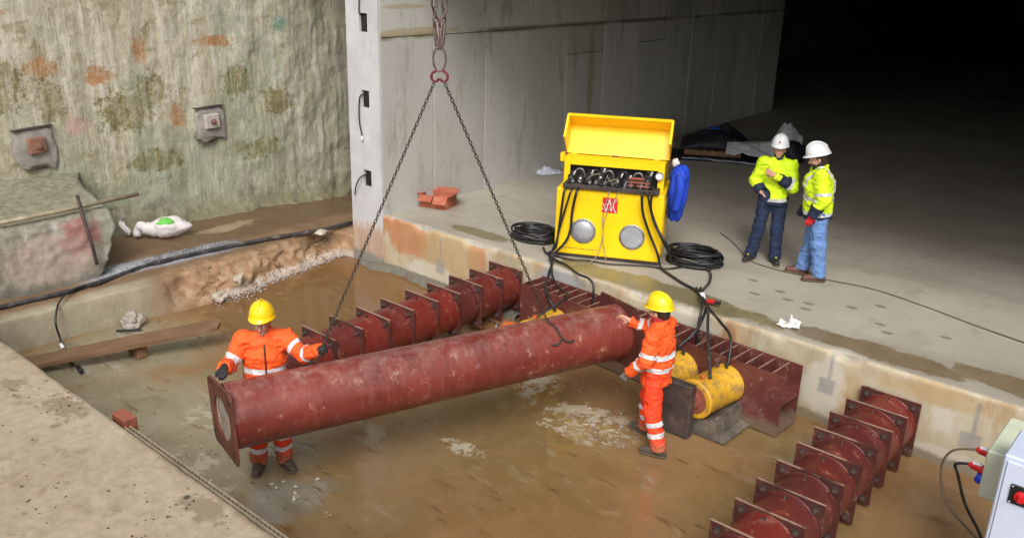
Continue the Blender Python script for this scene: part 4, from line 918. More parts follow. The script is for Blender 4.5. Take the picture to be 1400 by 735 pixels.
MB().tube([(0, 0, 0), (.10, .01, .01)], .026, 10).build('red_sleeve', M['plug_red'], cn, auto=40); MB().tube([(.101, .01, .01), (.17, .017, .012)], .024, 10).build('black_cap', M['black'], cn, auto=40)
cable('control_cable', [(-6.514, 9.64, 1.90), (-6.586, 9.63, 1.543), (-6.572, 9.64, 1.282), (-6.60, 9.59, 1.015), (-6.62, 9.45, .91), (-6.655, 9.373, .897), (-6.797, 9.144, .895)], .006, M['wire_tan'], 'thin tan wire across the left of the logo, running to the slab edge', 'wire', n=8, seg=5)
cable('control_cable', [(-6.399, 9.70, 1.91), (-6.55, 9.645, 1.547), (-6.569, 9.64, 1.229), (-6.519, 9.64, 1.027), (-6.411, 9.533, .895)], .006, M['wire_tan'], 'thin tan wire hanging from the right of the logo straight to the ground', 'wire', n=8, seg=5)
cable('rubber_cable', [(-7.30, 9.36, .897), (-7.10, 9.36, .897), (-6.9, 9.40, .897), (-6.73, 9.52, .897), (-6.45, 9.60, .897), (-6.171, 9.80, .897), (-5.98, 9.93, .897), (-5.75, 10.0, .9), (-5.6, 10.25, .91)], .012, RB, 'black cable lying along the foot of the power pack', 'cable')
cable('ground_cable', [(-6.05, 12.1, .893), (-5.713, 11.822, .893), (-5.414, 11.523, .893), (-5.148, 11.227, .893), (-4.895, 11.123, .893), (-4.451, 11.097, .893), (-3.886, 11.215, .893), (-3.324, 11.273, .893), (-2.634, 11.101, .893), (-1.994, 10.895, .893), (-1.0, 10.65, .893), (1, 10.2, .893)], .008, M['wire_brown'], 'thin brown cable snaking across the slab past the two men', 'cable', n=8, seg=5)
def coil(c, r, turns, label, seed, h=.13, sq=.75):
    rnd = random.Random(seed); pts = []
    for k in range(turns*14):
        a = 2*math.pi*k/14; t = k/(turns*14); ph = int(k/14)
        rr = r*(1-.30*((ph*37 % 10)/10.)+.05*math.sin(a*2+ph)); 
        pts.append((c[0]+rr*math.cos(a+.1*ph), c[1]+rr*sq*math.sin(a+.1*ph)+.02*math.sin(ph*3.), .90+.012+h*t*(.75+.25*math.sin(a+ph*1.3))+rnd.uniform(0, .006)))
    return cable('hose_coil', pts, .0165, RB, label, 'hose coil', 'coils of black hose', 4, 7)
coil((-7.90, 9.80), .37, 12, 'coil of black hose on the ground left of the power pack', 1, .15, .8)
coil((-5.62, 10.55), .39, 14, 'coil of black hose on the ground right of the power pack', 2, .20, .8)
# pit side
bh = cable('site_hose', [(-11.5, 9.6, .44), (-11.57, 9.367, .455), (-11.60, 8.636, .455), (-11.74, 8.013, .455), (-11.862, 7.42, .45), (-11.922, 6.933, .45), (-11.963, 6.337, .45), (-11.95, 5.759, .45), (-11.82, 5.259, .45), (-11.72, 4.778, .45), (-11.70, 4.198, .45), (-11.75, 3.341, .45), (-11.7, 2.6, .45)], .032, M['hose_dusty'], 'long dusty black hose lying along the muddy bench', seg=10)
cable('thin_cable', [(-11.683, 4.75, .48), (-11.62, 4.491, .47), (-11.30, 4.22, .47), (-11.12, 4.08, .30), (-11.10, 4.10, .06), (-10.977, 4.056, .02), (-10.75, 4.0, .02), (-10.364, 3.93, .02), (-10.154, 3.907, .025)], .013, RB, 'thin black cable hanging off the bench and passing under the plank', 'cable', seg=6)
cable('cable_plug', [(-10.20, 3.92, .035), (-10.06, 3.885, .035)], .028, M['black'], 'small black plug at the end of the cable by the plank', 'plug', n=3)
cable('cable_tape', [(-11.02, 4.065, .03), (-10.90, 4.04, .03)], .024, M['white'], 'short white sleeve on the thin cable left of the plank', 'sleeve', n=3)
# ================================================================== LOOSE THINGS
def cloth(name, fn, nu, nv, mat, parent=None, th=.008):
    U, V = np.meshgrid(np.linspace(0, 1, nu), np.linspace(0, 1, nv), indexing='ij')
    o = grid_obj(name, np.stack(fn(U, V), -1), mat, parent)
    md = o.modifiers.new('thick', 'SOLIDIFY'); md.thickness = th; return o
# plank
pl = empty('wooden_plank', (-10.55, 3.55, .02), 0, 'long muddy brown timber plank propped up over the pit floor', 'plank')
a = Vector((-10.70, 3.30, .10)); b = Vector((-9.58, 5.46, .33)); d = (b-a).normalized(); s = d.cross(Vector((0, 0, 1))).normalized(); n_ = s.cross(d)
mb = MB(); L = (b-a).length; hw = .165
out = [(-hw, 0), (hw, 0), (hw, L-.10), (hw-.03, L-.02), (-hw*.2, L+.03), (-hw, L-.05)]
mb.prism(out, -.045, 0, 2); bmesh.ops.subdivide_edges(mb.bm, edges=mb.bm.edges[:], cuts=6, use_grid_fill=True)
o = mb.build('board', M['plank'], pl); o.matrix_local = Matrix.Translation(a-pl.location) @ Matrix((s, d, n_)).transposed().to_4x4()
for v in o.data.vertices: v.co.z += .006*float(vnoise(v.co.x*8, v.co.y*2.2, 0, 5))
tag(MB().box((-10.22, 4.55, 0), (-9.96, 4.68, .172), .01).build('timber_block', M['timber']), 'short timber block hidden under the muddy plank', 'timber block')
# sack
sk = empty('plastic_sack', (-13.22, 6.65, .42), 1.15, 'white woven sack with a green patch slumped against the old wall', 'sack')
sb = MB().ball((.16, 0, .14), 1, 4, (.30, .19, .17), jit=.18, seed=3).build('sack_body', M['sack'], sk, True)
MB().tube(smooth_path([(-.02, .0, .12), (-.16, .02, .13), (-.27, .03, .19), (-.33, .05, .12), (-.34, .0, .02)], 5), [.13]*4+[.11]*4+[.08]*4+[.06]*4+[.06]*4+[.045], 10).build('sack_neck', M['sack'], sk, True)
gp = MB().ball((.10, -.045, .235), 1, 3, (.15, .12, .075), jit=.1, seed=4).build('green_patch', M['sack_green'], sk, True)
# a scrap of pale sheeting on the wall beside it
sc = cloth('plastic_scrap', lambda u, v: (-13.6+.06*np.sin(v*7)+.03*fbm(u*3, v*4, 0, 3, 2), 6.22+u*.12*(1-.5*v)+.02*np.sin(v*9), .42+v*.34), 10, 16, M['sack'], None, .006)
tag(sc, 'narrow scrap of pale sheeting hanging on the wall beside the sack', 'sheeting')
# lumps at the bench foot
def lump(loc, sc_, mat, label, seed, cat='lump', rz=.3):
    o = MB().ball((0, 0, sc_[2]*.7), 1, 3, sc_, jit=.35, seed=seed).build('rubble_lump', M[mat], None, False, loc=loc, rz=rz); return tag(o, label, cat, 'rubble at the bench foot')
lump((-11.0, 5.02, 0), (.13, .14, .11), 'pale_lump', 'pale blocky lump of mortar near the thin cable, left of the bench break', 5)
lump((-11.0, 6.35, 0), (.085, .12, .08), 'stone', 'grey stone lodged at the bench foot next to the lime crust', 6)
lump((-11.12, 6.75, .14), (.07, .09, .085), 'stone', 'upright grey stone stuck in the clay slope of the bench', 7)
lump((-11.47, 8.55, .44), (.08, .13, .04), 'stone', 'flat dark stone on the bench beside the hose, near the pier', 8)
tag(MB().box((-.16, -.02, 0), (.16, .02, .02), .004).build('strip_offcut', M['black'], None, loc=(-10.86, 4.88, .01), rz=.9), 'short black strip lying in front of the pale mortar lump', 'offcut')
# lime crust and pebbles: uncountable
mb = MB(); rr = random.Random(3)
for k in range(650):
    t = rr.random(); y = 6.2+t*2.9; x = float(np.interp(y, [5.68, 6.76, 7.84, 8.6, 9.2], [-11.0, -11.06, -11.24, -11.38, -11.42]))+rr.gauss(.02, .05+.09*math.exp(-((y-6.6)/.5)**2))
    s_k = rr.uniform(.004, .014)*(1.3 if y < 7.2 else .9)*(2. if rr.random() < .06 else 1); mb.ball((x, y, s_k*.3), s_k, 1, (1, rr.uniform(.7, 1.5), .6), Matrix.Rotation(rr.random()*6, 3, 'Z'), .3, k % 9)
tag(mb.build('lime_crust', M['lime']), 'white lime crust scattered along the water line of the bench', 'lime', kind='stuff')
mb = MB()
for k in range(380):
    y = rr.uniform(5.4, 9.0); t = rr.random(); x = float(np.interp(y, [5.68, 6.76, 7.84, 8.6, 9.2], [-11.08, -11.1, -11.3, -11.43, -11.46]))-.36*t
    s_k = rr.uniform(.005, .016)*(2.2 if rr.random() < .12 else 1); mb.ball((x, y, .40*min(1, t*1.1)+s_k*.2), s_k, 1, (1, rr.uniform(.7, 1.5), .8), Matrix.Rotation(rr.random()*6, 3, 'Z'), .35, k % 11)
tag(mb.build('clay_rubble', M['clay_lump']), 'small clay rubble on the broken slope of the bench', 'rubble', kind='stuff')
mb = MB()
for k in range(700):
    y = rr.uniform(5.0, 7.4); x = -12.08-.10*math.sin((y-5)/2.4*3.1)+rr.gauss(0, .075); s_k = rr.uniform(.008, .022); mb.ball((x, y, .415+s_k*.3), s_k, 1, (1, rr.uniform(.7, 1.4), .7), Matrix.Rotation(rr.random()*6, 3, 'Z'), .3, k % 7)
tag(mb.build('gravel', M['steel_grey']), 'blue grey gravel strewn beside the long hose on the bench', 'gravel', kind='stuff')
# pieces of dry lime and grit on the floor
mb = MB()
for k in range(70):
    c = rr.choice([(-5.0, 7.15, .5, .35), (-4.7, 7.3, .4, .35), (-7.4, 3.8, .5, .25), (-6.2, 4.1, .35, .3)])
    x, y = rr.gauss(c[0], c[2]*.6), rr.gauss(c[1], c[3]*.6); s_k = rr.uniform(.006, .02); mb.ball((x, y, .0), s_k, 1, (1, rr.uniform(.8, 2), .45), Matrix.Rotation(rr.random()*6, 3, 'Z'), .35, k % 9)
tag(mb.build('floor_grit', M['stone']), 'pale crumbs of dried mortar scattered on the pit floor', 'grit', kind='stuff')
mb = MB()
for k in range(170):
    if k < 120: cx0, cy0, sp = rr.choice([(-6.3, 2.28, .16), (-6.9, 2.1, .12), (-4.5, 2.2, .2), (-5.1, 1.6, .3), (-6.2, 1.7, .25), (-4.2, 1.9, .15)]); x, y = rr.gauss(cx0, sp), min(2.40, rr.gauss(cy0, sp*.5))
    else: x, y = rr.uniform(-8.2, -3.4), rr.uniform(.6, 2.4)
    s_k = rr.uniform(.003, .009)*(2.0 if rr.random() < .08 else 1); mb.ball((x, y, 1.6025+.006*float(fbm(x*1.5, y*1.5, 0, 5, 62))), s_k, 1, (1, rr.uniform(.8, 1.8), .5), Matrix.Rotation(rr.random()*6, 3, 'Z'), .35, k % 9)
tag(mb.build('mud_crumbs', M['boot_mud']), 'dark mud crumbs scattered on the near concrete platform', 'mud', kind='stuff')
# steel rail tube and leaning bar on the lump
o = MB().tube([(0, -3.3, -.04), (.02, -1.2, 0), (-.05, 0, .02)], .032, 10).build('rail_tube', M['rail_steel'], None, True, loc=(-12.30, 5.95, 1.40)); tag(o, 'long pale steel tube lying along the top of the concrete lump', 'tube')
o = MB().tube(smooth_path([(-.45, .05, .95), (-.28, .0, .84), (-.12, -.05, .72), (-.02, -.03, .4), (0, 0, .05)], 6), .024, 8).build('leaning_bar', M['dark_steel'], None, True, loc=(-11.98, 5.06, .58)); tag(o, 'dark bent steel bar leaning over the concrete lump', 'bar')
# platform edge strip and red tube end
es = wthing('edge_strip', (-4.6, 2.47, 1.5), 'slotted rusty steel strip along the edge of the near platform', 'edging')
MB().box((-5.72, 2.452, 1.535), (-2.4, 2.458, 1.585)).box((-5.72, 2.485, 1.535), (-2.4, 2.492, 1.580)).box((-5.72, 2.4585, 1.53), (-2.4, 2.4845, 1.54)).build('strip', M['rail_steel'], es)
mb = MB()
for k in range(75): x = -5.70+k*.044; mb.box((x, 2.459, 1.541), (x+.012, 2.4845, 1.578))
o = mb.build('strip_teeth', M['edge_steel'], es); o['kind'] = 'stuff'
rt_ = empty('red_tube_end', (-5.93, 2.50, 1.2), .02, 'rusty red square steel tube end poking up beside the near platform', 'steel tube')
MB().box((-.095, .0, 0), (.095, .10, .37), .008).build('tube_end', M['tube_rust'], rt_)
# carton on the slab
cx_ = empty('cardboard_box', (-10.22, 10.05, .885), .35, 'open reddish cardboard box standing on the slab by the tunnel wall', 'box')
w_, d_, h_ = .25, .19, .21
for lo, hi in (((-w_, -d_, 0), (w_, -d_+.008, h_)), ((-w_, d_-.008, 0), (w_, d_, h_)), ((-w_, -d_+.0085, 0), (-w_+.008, d_-.0085, h_)), ((w_-.008, -d_+.0085, 0), (w_, d_-.0085, h_)), ((-w_+.009, -d_+.009, .004), (w_-.009, d_-.009, .012))):
    MB().box(lo, hi).build('box_wall', M['card_red'], cx_)
def flap(p, q, dz, dx, dy): return MB().poly([p, q, (q[0]+dx, q[1]+dy, q[2]+dz), (p[0]+dx, p[1]+dy, p[2]+dz), (p[0]+.004, p[1]+.004, p[2]+.006), (q[0]+.004, q[1]+.004, q[2]+.006), (q[0]+dx+.004, q[1]+dy+.004, q[2]+dz+.006), (p[0]+dx+.004, p[1]+dy+.004, p[2]+dz+.006)], [(0, 1, 2, 3), (7, 6, 5, 4), (0, 4, 5, 1), (1, 5, 6, 2), (2, 6, 7, 3), (3, 7, 4, 0)]).build('flap', M['card_red'], cx_)
flap((-w_, -d_, h_), (-.01, -d_, h_), -.07, .02, -.14); flap((.01, -d_, h_), (w_, -d_, h_), -.10, 0.02, -.13)
flap((-w_, d_, h_), (w_, d_, h_), .03, .0, .15); flap((-w_, -d_, h_), (-w_, d_, h_), .03, -.12, 0); flap((w_, -d_, h_), (w_, d_, h_), .05, .11, 0)
# crumpled sheeting, paper, rag on the slab
def crumple(name, loc, sx, sy, sz, mat, label, cat, seed, rz=0.):
    o = cloth(name, lambda u, v: ((u-.5)*sx+.02*fbm(u*5, v*5, 1, 3, seed), (v-.5)*sy+.02*fbm(u*5, v*5, 2, 3, seed), sz*np.clip(.35+.9*fbm(u*3.3, v*3.3, 0, 4, seed), .0, 2)*np.sin(np.pi*u)**.5*np.sin(np.pi*v)**.5+.012), 30, 24, M[mat], None, .006)
    o.location = loc; o.rotation_euler.z = rz; return tag(o, label, cat)
crumple('plastic_sheeting', (-10.45, 13.3, .885), .55, .35, .12, 'sheet', 'crumpled pale blue plastic sheeting on the slab by the tunnel wall', 'sheeting', 3, 1.2)
crumple('paper_rag', (-3.67, 9.34, .885), .24, .17, .16, 'paper', 'crumpled white rag lying on the wet slab edge', 'rag', 8, .3)
for k, (u_, lab) in enumerate(((.33, 'white paper lying on the pack ledge under the left valves'), (.86, 'white paper lying on the pack ledge right of the logo'))):
    p = KP(u_, .06, 1.004); o = crumple('paper_sheet', p, .26, .10, .02, 'paper', lab, 'paper', 5+k, PRZ)
lite = MB().box((-.22, -.03, 0), (.22, .03, .004)).build('paper_strip', M['paper'], None, loc=(-8.35, 10.3, .893), rz=.55); tag(lite, 'pale strip of paper flat on the slab left of the power pack', 'paper')
# blue jacket over the side of the pack
jr = empty('work_jacket', KP(1.50, .42, 1.32), PRZ, 'bright blue work jacket hung on the side of the power pack', 'jacket')
U = np.linspace(0, 2*math.pi, 40); V = np.linspace(0, 1, 40); Ug, Vg = np.meshgrid(U, V, indexing='ij')
rw = np.interp(V, [0, .05, .15, .5, .9, 1], [.02, .13, .185, .175, .11, .06])[None, :]; rd = np.interp(V, [0, .05, .15, .5, .95, 1], [.02, .09, .13, .125, .09, .04])[None, :]
fold = 1+.16*np.sin(Ug*5+2*Vg*3)*Vg+.08*np.sin(Ug*9+4)
xyz = np.stack([.14+rd*np.cos(Ug)*fold-.03*Vg, rw*np.sin(Ug)*fold+.05*Vg, .03-.80*Vg+.02*np.sin(Ug*3)], -1)
grid_obj('jacket_body', xyz, M['jacket_blue'], jr)
MB().tube(smooth_path([(.10, -.10, -.04), (.16, -.15, -.2), (.15, -.15, -.42), (.12, -.13, -.58)], 6), [.055]*6+[.06]*6+[.055]*6+[.045], 12).build('sleeve', M['jacket_blue'], jr, True)
MB().ball((.06, .0, .06), 1, 3, (.05, .07, .06), jit=.3, seed=3).build('collar', M['sack'], jr, True)
MB().tube([(.0, .0, .02), (.07, 0, .03)], .012, 8).build('hanging_hook', M['dark_steel'], pk).matrix_local = Matrix.Translation((1.48, .42, 1.32))
MB().box((.0, .30, .68), (.05, .40, .76), .006).build('side_latch', M['black'], pk).location.x = 1.481
# heap on the pallet deep in the tunnel
PO = Vector((-8.6, 17.6, .88)); PRT = .5
gs = cloth('ground_sheet', lambda u, v: ((u-.5)*2.6, (v-.5)*1.2+.05*np.sin(u*5), .012+.02*np.clip(fbm(u*5, v*4, 0, 3, 4), 0, 1)), 30, 20, M['tarp_dark'], None, .006); gs.location = PO+Vector((-.1, -.3, 0)); gs.rotation_euler.z = PRT
tag(gs, 'dark navy sheet spread under the pallet on the tunnel floor', 'sheet')
ws = cloth('plastic_film', lambda u, v: ((u-.5)*2.1, (v-.5)*.14+.04*np.sin(u*6), .04+.02*fbm(u*8, v*3, 0, 3, 9)), 30, 6, M['sheet'], None, .004); ws.location = PO+Vector((.25, -.72, 0)); ws.rotation_euler.z = PRT-.04
tag(ws, 'strip of white plastic film along the front of the dark sheet', 'film')
pa = empty('wooden_pallet', PO+Vector((-.55, -.12, .03)), PRT, 'reddish wooden pallet under a black heap in the tunnel', 'pallet')
for k in range(3): MB().box((-.6, -.42+.37*k, 0), (.6, -.32+.37*k, .09)).build('bearer', M['timber'], pa)
for k in range(7): MB().box((-.6+.182*k, -.43, .0905), (-.49+.182*k, .43, .112), .003).build('deck_board', M['timber'], pa)
bh_ = cloth('black_heap', lambda u, v: ((u-.5)*1.5, (v-.5)*1.1, .12+np.sin(np.pi*u)**.6*np.sin(np.pi*v)**.6*(.36+.16*fbm(u*3, v*3, 0, 4, 14))), 40, 30, M['tarp_dark'], None, .01); bh_.location = PO+Vector((-.60, .08, .03)); bh_.rotation_euler.z = PRT
tag(bh_, 'black plastic sheeting heaped on the pallet in the tunnel', 'sheeting')
tf = cloth('grey_tarp', lambda u, v: ((u-.5)*1.55+.1*v, (v-.5)*.9, .06+.26*np.sin(np.pi*np.clip(v, .0, 1))**.7+.5*np.exp(-((u-.78)/.17)**2)*np.exp(-((v-.62)/.3)**2)*(.9+.3*fbm(u*6, v*2, 0, 3, 3))+.07*fbm(u*4, v*5, 0, 4, 24)), 60, 40, M['tarp'], None, .01); tf.location = PO+Vector((.42, .28, .02)); tf.rotation_euler.z = PRT
tag(tf, 'crumpled light grey tarpaulin with a raised peak behind the two men', 'tarpaulin')
MB_ = MB().ball((0, 0, .2), 1, 3, (.28, .24, .28), jit=.3, seed=6).build('black_bag', M['tarp_dark'], None, True, loc=PO+Vector((1.1, .28, 0))); tag(MB_, 'black bag at the right end of the grey tarpaulin', 'bag')
tb_ = MB().ball((0, 0, 0), 1, 2, (.12, .05, .03), jit=.3, seed=2).build('blue_strap', M['plug_blue'], None, True, loc=PO+Vector((-.55, -.1, .56))); tag(tb_, 'small blue strap on top of the black heap', 'strap')
# ================================================================== SWITCH CABINET
cb = empty('switch_cabinet', (-.89, 6.73, 0), 0, 'pale blue white electrical cabinet with a red isolator switch, cut by the frame', 'cabinet')
MB().box((0, 0, .06), (.85, .50, 1.49), .012).build('cabinet_case', M['cab_white'], cb)
MB().box((.03, -.014, .10), (.82, -.001, 1.45), .006).build('cabinet_door', M['cab_white'], cb)
MB().box((.05, .03, 0), (.8, .47, .0595)).build('plinth', M['dark_steel'], cb)
sw = MB().box((.09, -.03, 1.13), (.25, -.0145, 1.29), .006).build('switch_plate', M['black'], cb)
MB().lathe([(0, 0), (.045, 0), (.045, .022), (.03, .03), (0, .03)], 20, (.17, -.0305, 1.21), (0, -1, 0)).build('switch_knob', M['plug_red'], sw, auto=40)
MB().box((.155, -.078, 1.18), (.185, -.061, 1.24), .004).build('switch_handle', M['plug_red'], sw)
for a in (.105, .235):
    for z in (1.145, 1.275): MB().lathe([(0, 0), (.006, 0), (.006, .003), (0, .003)], 6, (a, -.0305, z), (0, -1, 0)).build('screw', M['white'], sw)
bx = empty('socket_box', (-1.08, 7.24, .78), 0, 'pale green socket box fixed behind the electrical cabinet', 'socket box')
MB().box((0, 0, 0), (.185, .75, .44), .012).build('box_case', M['cab_pale'], bx)
MB().box((-.004, .01, .36), (.189, .74, .385), .003).build('lid_seam', M['cab_pale'], bx)
q = MB().lathe([(0, 0), (.055, 0), (.055, .03), (.045, .05), (.036, .055)], 16, (-.001, .10, .12), (-1, 0, .3)).build('blue_socket', M['plug_blue'], bx, auto=40)
for k, (yy, zz, lab) in enumerate(((.10, .20, 'red and white plug in the socket box, the nearer one'), (.30, .25, 'red and white plug in the socket box, the farther one'))):
    p = empty('power_plug', (-1.082, 7.24+yy, .78+zz), 0, lab, 'plug', 'red plugs in the socket box')
    MB().lathe([(.0, 0), (.038, 0), (.038, .04), (.030, .05), (.030, .10), (.018, .125), (0, .13)], 16, (0, 0, 0), (-1, 0, .12)).build('plug_body', M['plug_red'], p, auto=40)
    MB().box((-.10, -.018, .028), (-.02, .018, .05), .006).build('plug_cap', M['white'], p)
cable('power_cable', [(-1.20, 7.34, .995), (-1.30, 7.34, .95), (-1.27, 7.36, .85), (-1.16, 7.33, .62), (-1.0, 7.32, .4), (-.9, 7.36, .1)], .013, RB, 'black power cable hanging from the nearer red plug', 'cable')
cable('power_cable', [(-1.20, 7.54, 1.045), (-1.38, 7.53, .96), (-1.44, 7.55, .75), (-1.34, 7.48, .50), (-1.1, 7.45, .32), (-.9, 7.45, .2)], .010, M['wire_brown'], 'brown cable looping below the farther red plug', 'cable')
# ================================================================== PEOPLE
class Field:
    """signed-distance field on a grid, meshed with surface nets"""
    def __init__(s, lo, hi, h):
        s.h = h; s.lo = np.array(lo, float); s.n = np.ceil((np.array(hi)-s.lo)/h).astype(int)+1
        s.F = np.full(s.n, .2, np.float32)
    def sub(s, lo, hi):
        a = np.clip(np.floor((np.array(lo)-s.lo)/s.h).astype(int), 0, s.n-1); b = np.clip(np.ceil((np.array(hi)-s.lo)/s.h).astype(int)+1, 1, s.n)
        if np.any(b <= a): return None, None
        sl = tuple(slice(i, j) for i, j in zip(a, b))
        ax = [s.lo[i]+s.h*np.arange(a[i], b[i]) for i in range(3)]
        return sl, np.stack(np.meshgrid(*ax, indexing='ij'), -1).astype(np.float32)
    def add(s, sl, d, k):
        o = s.F[sl]
        if k > 0:
            t = np.clip(.5+.5*(o-d)/k, 0, 1); s.F[sl] = o*(1-t)+d*t-k*t*(1-t)
        else: s.F[sl] = np.minimum(o, d)
    def cone(s, a, b, ra, rb, k=.02, flat=None):
        a = np.array(a, float); b = np.array(b, float); m = max(ra, rb)+k+.03
        sl, P = s.sub(np.minimum(a, b)-m, np.maximum(a, b)+m)
        if sl is None: return
        v = b-a; t = np.clip(((P-a)@v)/max(v@v, 1e-9), 0, 1); q = P-(a+t[..., None]*v)
        if flat is not None:       # squash along a direction
            n, f = np.array(flat[0], float), flat[1]; n /= np.linalg.norm(n); dn = q@n; q = q+(dn*(f-1))[..., None]*n
        s.add(sl, (np.sqrt((q**2).sum(-1))-(ra+(rb-ra)*t)).astype(np.float32), k)
    def ell(s, c, r, k=.02, rot=None, cut=False):
        c = np.array(c, float); r = np.array(r, float); m = r.max()+k+.03
        sl, P = s.sub(c-m, c+m)
        if sl is None: return
        q = P-c
        if rot is not None: q = q@np.array(rot)
        k0 = np.sqrt(((q/r)**2).sum(-1)); k1 = np.sqrt(((q/r**2)**2).sum(-1))+1e-9
        d = (k0*(k0-1)/k1).astype(np.float32)
        if cut: s.F[sl] = np.maximum(s.F[sl], -d)
        else: s.add(sl, d, k)
    def cut(s, p, n, near=None, rad=.2):
        """remove what lies on the +n side of the plane (only near a point, if given)"""
        p = np.array(p, float); n = np.array(n, float); n /= np.linalg.norm(n)
        if near is None: sl, P = s.sub(s.lo, s.lo+s.h*s.n)
        else: sl, P = s.sub(np.array(near)-rad, np.array(near)+rad)
        if sl is None: return
        d = ((P-p)@n).astype(np.float32)
        if near is not None:
            dist = np.sqrt(((P-np.array(near))**2).sum(-1)); d = np.where(dist < rad, d, -1)
        s.F[sl] = np.maximum(s.F[sl], d)
    def folds(s, amp, sc, seed):
        idx = np.abs(s.F) < .03; I = np.argwhere(idx)
        P = s.lo+s.h*I
        nz = 1-2*np.abs(fbm(P[:, 0]*sc, P[:, 1]*sc, P[:, 2]*sc*1.5, 2, seed))
        s.F[idx] -= (amp*nz).astype(np.float32)
    def mesh(s, name):
        F = s.F; sg = F < 0
        c = sum(sg[i:F.shape[0]-1+i, j:F.shape[1]-1+j, k:F.shape[2]-1+k].astype(np.int8) for i in (0, 1) for j in (0, 1) for k in (0, 1))
        act = (c > 0) & (c < 8); I = np.argwhere(act); ids = np.full(act.shape, -1, np.int64); ids[act] = np.arange(len(I))
        cor = [(i, j, k) for i in (0, 1) for j in (0, 1) for k in (0, 1)]
        val = np.stack([F[I[:, 0]+a, I[:, 1]+b, I[:, 2]+q] for a, b, q in cor], -1).astype(float)
        acc = np.zeros((len(I), 3)); cnt = np.zeros(len(I))
        for e in range(8):
            for f in range(e+1, 8):
                if sum(abs(x-y) for x, y in zip(cor[e], cor[f])) != 1: continue
                m = (val[:, e] < 0) != (val[:, f] < 0); t = val[m, e]/(val[m, e]-val[m, f])
                acc[m] += np.array(cor[e])+t[:, None]*(np.array(cor[f])-np.array(cor[e])); cnt[m] += 1
        V = s.lo+s.h*(I+acc/cnt[:, None])
        Q = []
        for ax in range(3):
            a1, a2 = (ax+1) % 3, (ax+2) % 3
            S0 = [slice(None)]*3; S1 = [slice(None)]*3; S0[ax] = slice(0, -1); S1[ax] = slice(1, None)
            m = sg[tuple(S0)] != sg[tuple(S1)]; E = np.argwhere(m)
            E = E[(E[:, a1] > 0) & (E[:, a2] > 0) & (E[:, a1] < F.shape[a1]-1) & (E[:, a2] < F.shape[a2]-1)]
            ins = sg[tuple(E.T)]
            def cell(d1, d2):
                X = E.copy(); X[:, a1] -= d1; X[:, a2] -= d2; return ids[tuple(X.T)]
            q = np.stack([cell(1, 1), cell(0, 1), cell(0, 0), cell(1, 0)], -1); q[~ins] = q[~ins][:, ::-1]; Q.append(q)
        Q = np.concatenate(Q); Q = Q[(Q >= 0).all(1)]
        me = bpy.data.meshes.new(name); me.vertices.add(len(V)); me.vertices.foreach_set('co', V.reshape(-1).astype(np.float32))
        me.loops.add(Q.size); me.loops.foreach_set('vertex_index', Q.reshape(-1).astype(np.int32))
        me.polygons.add(len(Q)); me.polygons.foreach_set('loop_start', np.arange(0, Q.size, 4, dtype=np.int32)); me.update(calc_edges=True)
        return me
def part(f, name, mat, parent): return fin(name, f.mesh(name), M[mat], parent, True)
V3 = lambda *a: np.array(a, float)
def unit(v): v = np.array(v, float); return v/np.linalg.norm(v)
def hand(F, wr, d, pn, side, curl=.5, grow=0., spread=1., k=.006):
    """wr wrist, d pointing direction, pn palm normal, side +1/-1 thumb side (d x pn * side)"""
    d = unit(d); pn = unit(np.array(pn)-np.dot(pn, d)*d); s = np.cross(d, pn)*side
    for q in (-.027, -.009, .009, .027): F.cone(wr+s*q*.6, wr+d*.085+s*q, .016+grow, .0125+grow, .012)
    for q, L in zip((.030, .010, -.010, -.029), (.072, .082, .076, .058)):
        p = wr+d*.088+s*q*spread; a = 0.; r = .0098+grow
        for sgm, fr in enumerate((.45, .32, .26)):
            a += curl*(.75, .95, .7)[sgm]; v = d*math.cos(a)+pn*math.sin(a); e = p+v*L*fr
            F.cone(p, e, r, r*.9, k); p = e; r *= .9
    p = wr+d*.022+s*.026; v = unit(d*.62+s*.62+pn*(.25+.35*curl)); e = p+v*.05; F.cone(p, e, .0145+grow, .0115+grow, .01)
    v2 = unit(v*.75+d*.35+pn*.55*curl-s*.25*curl); e2 = e+v2*.032; F.cone(e, e2, .0112+grow, .0095+grow, k)
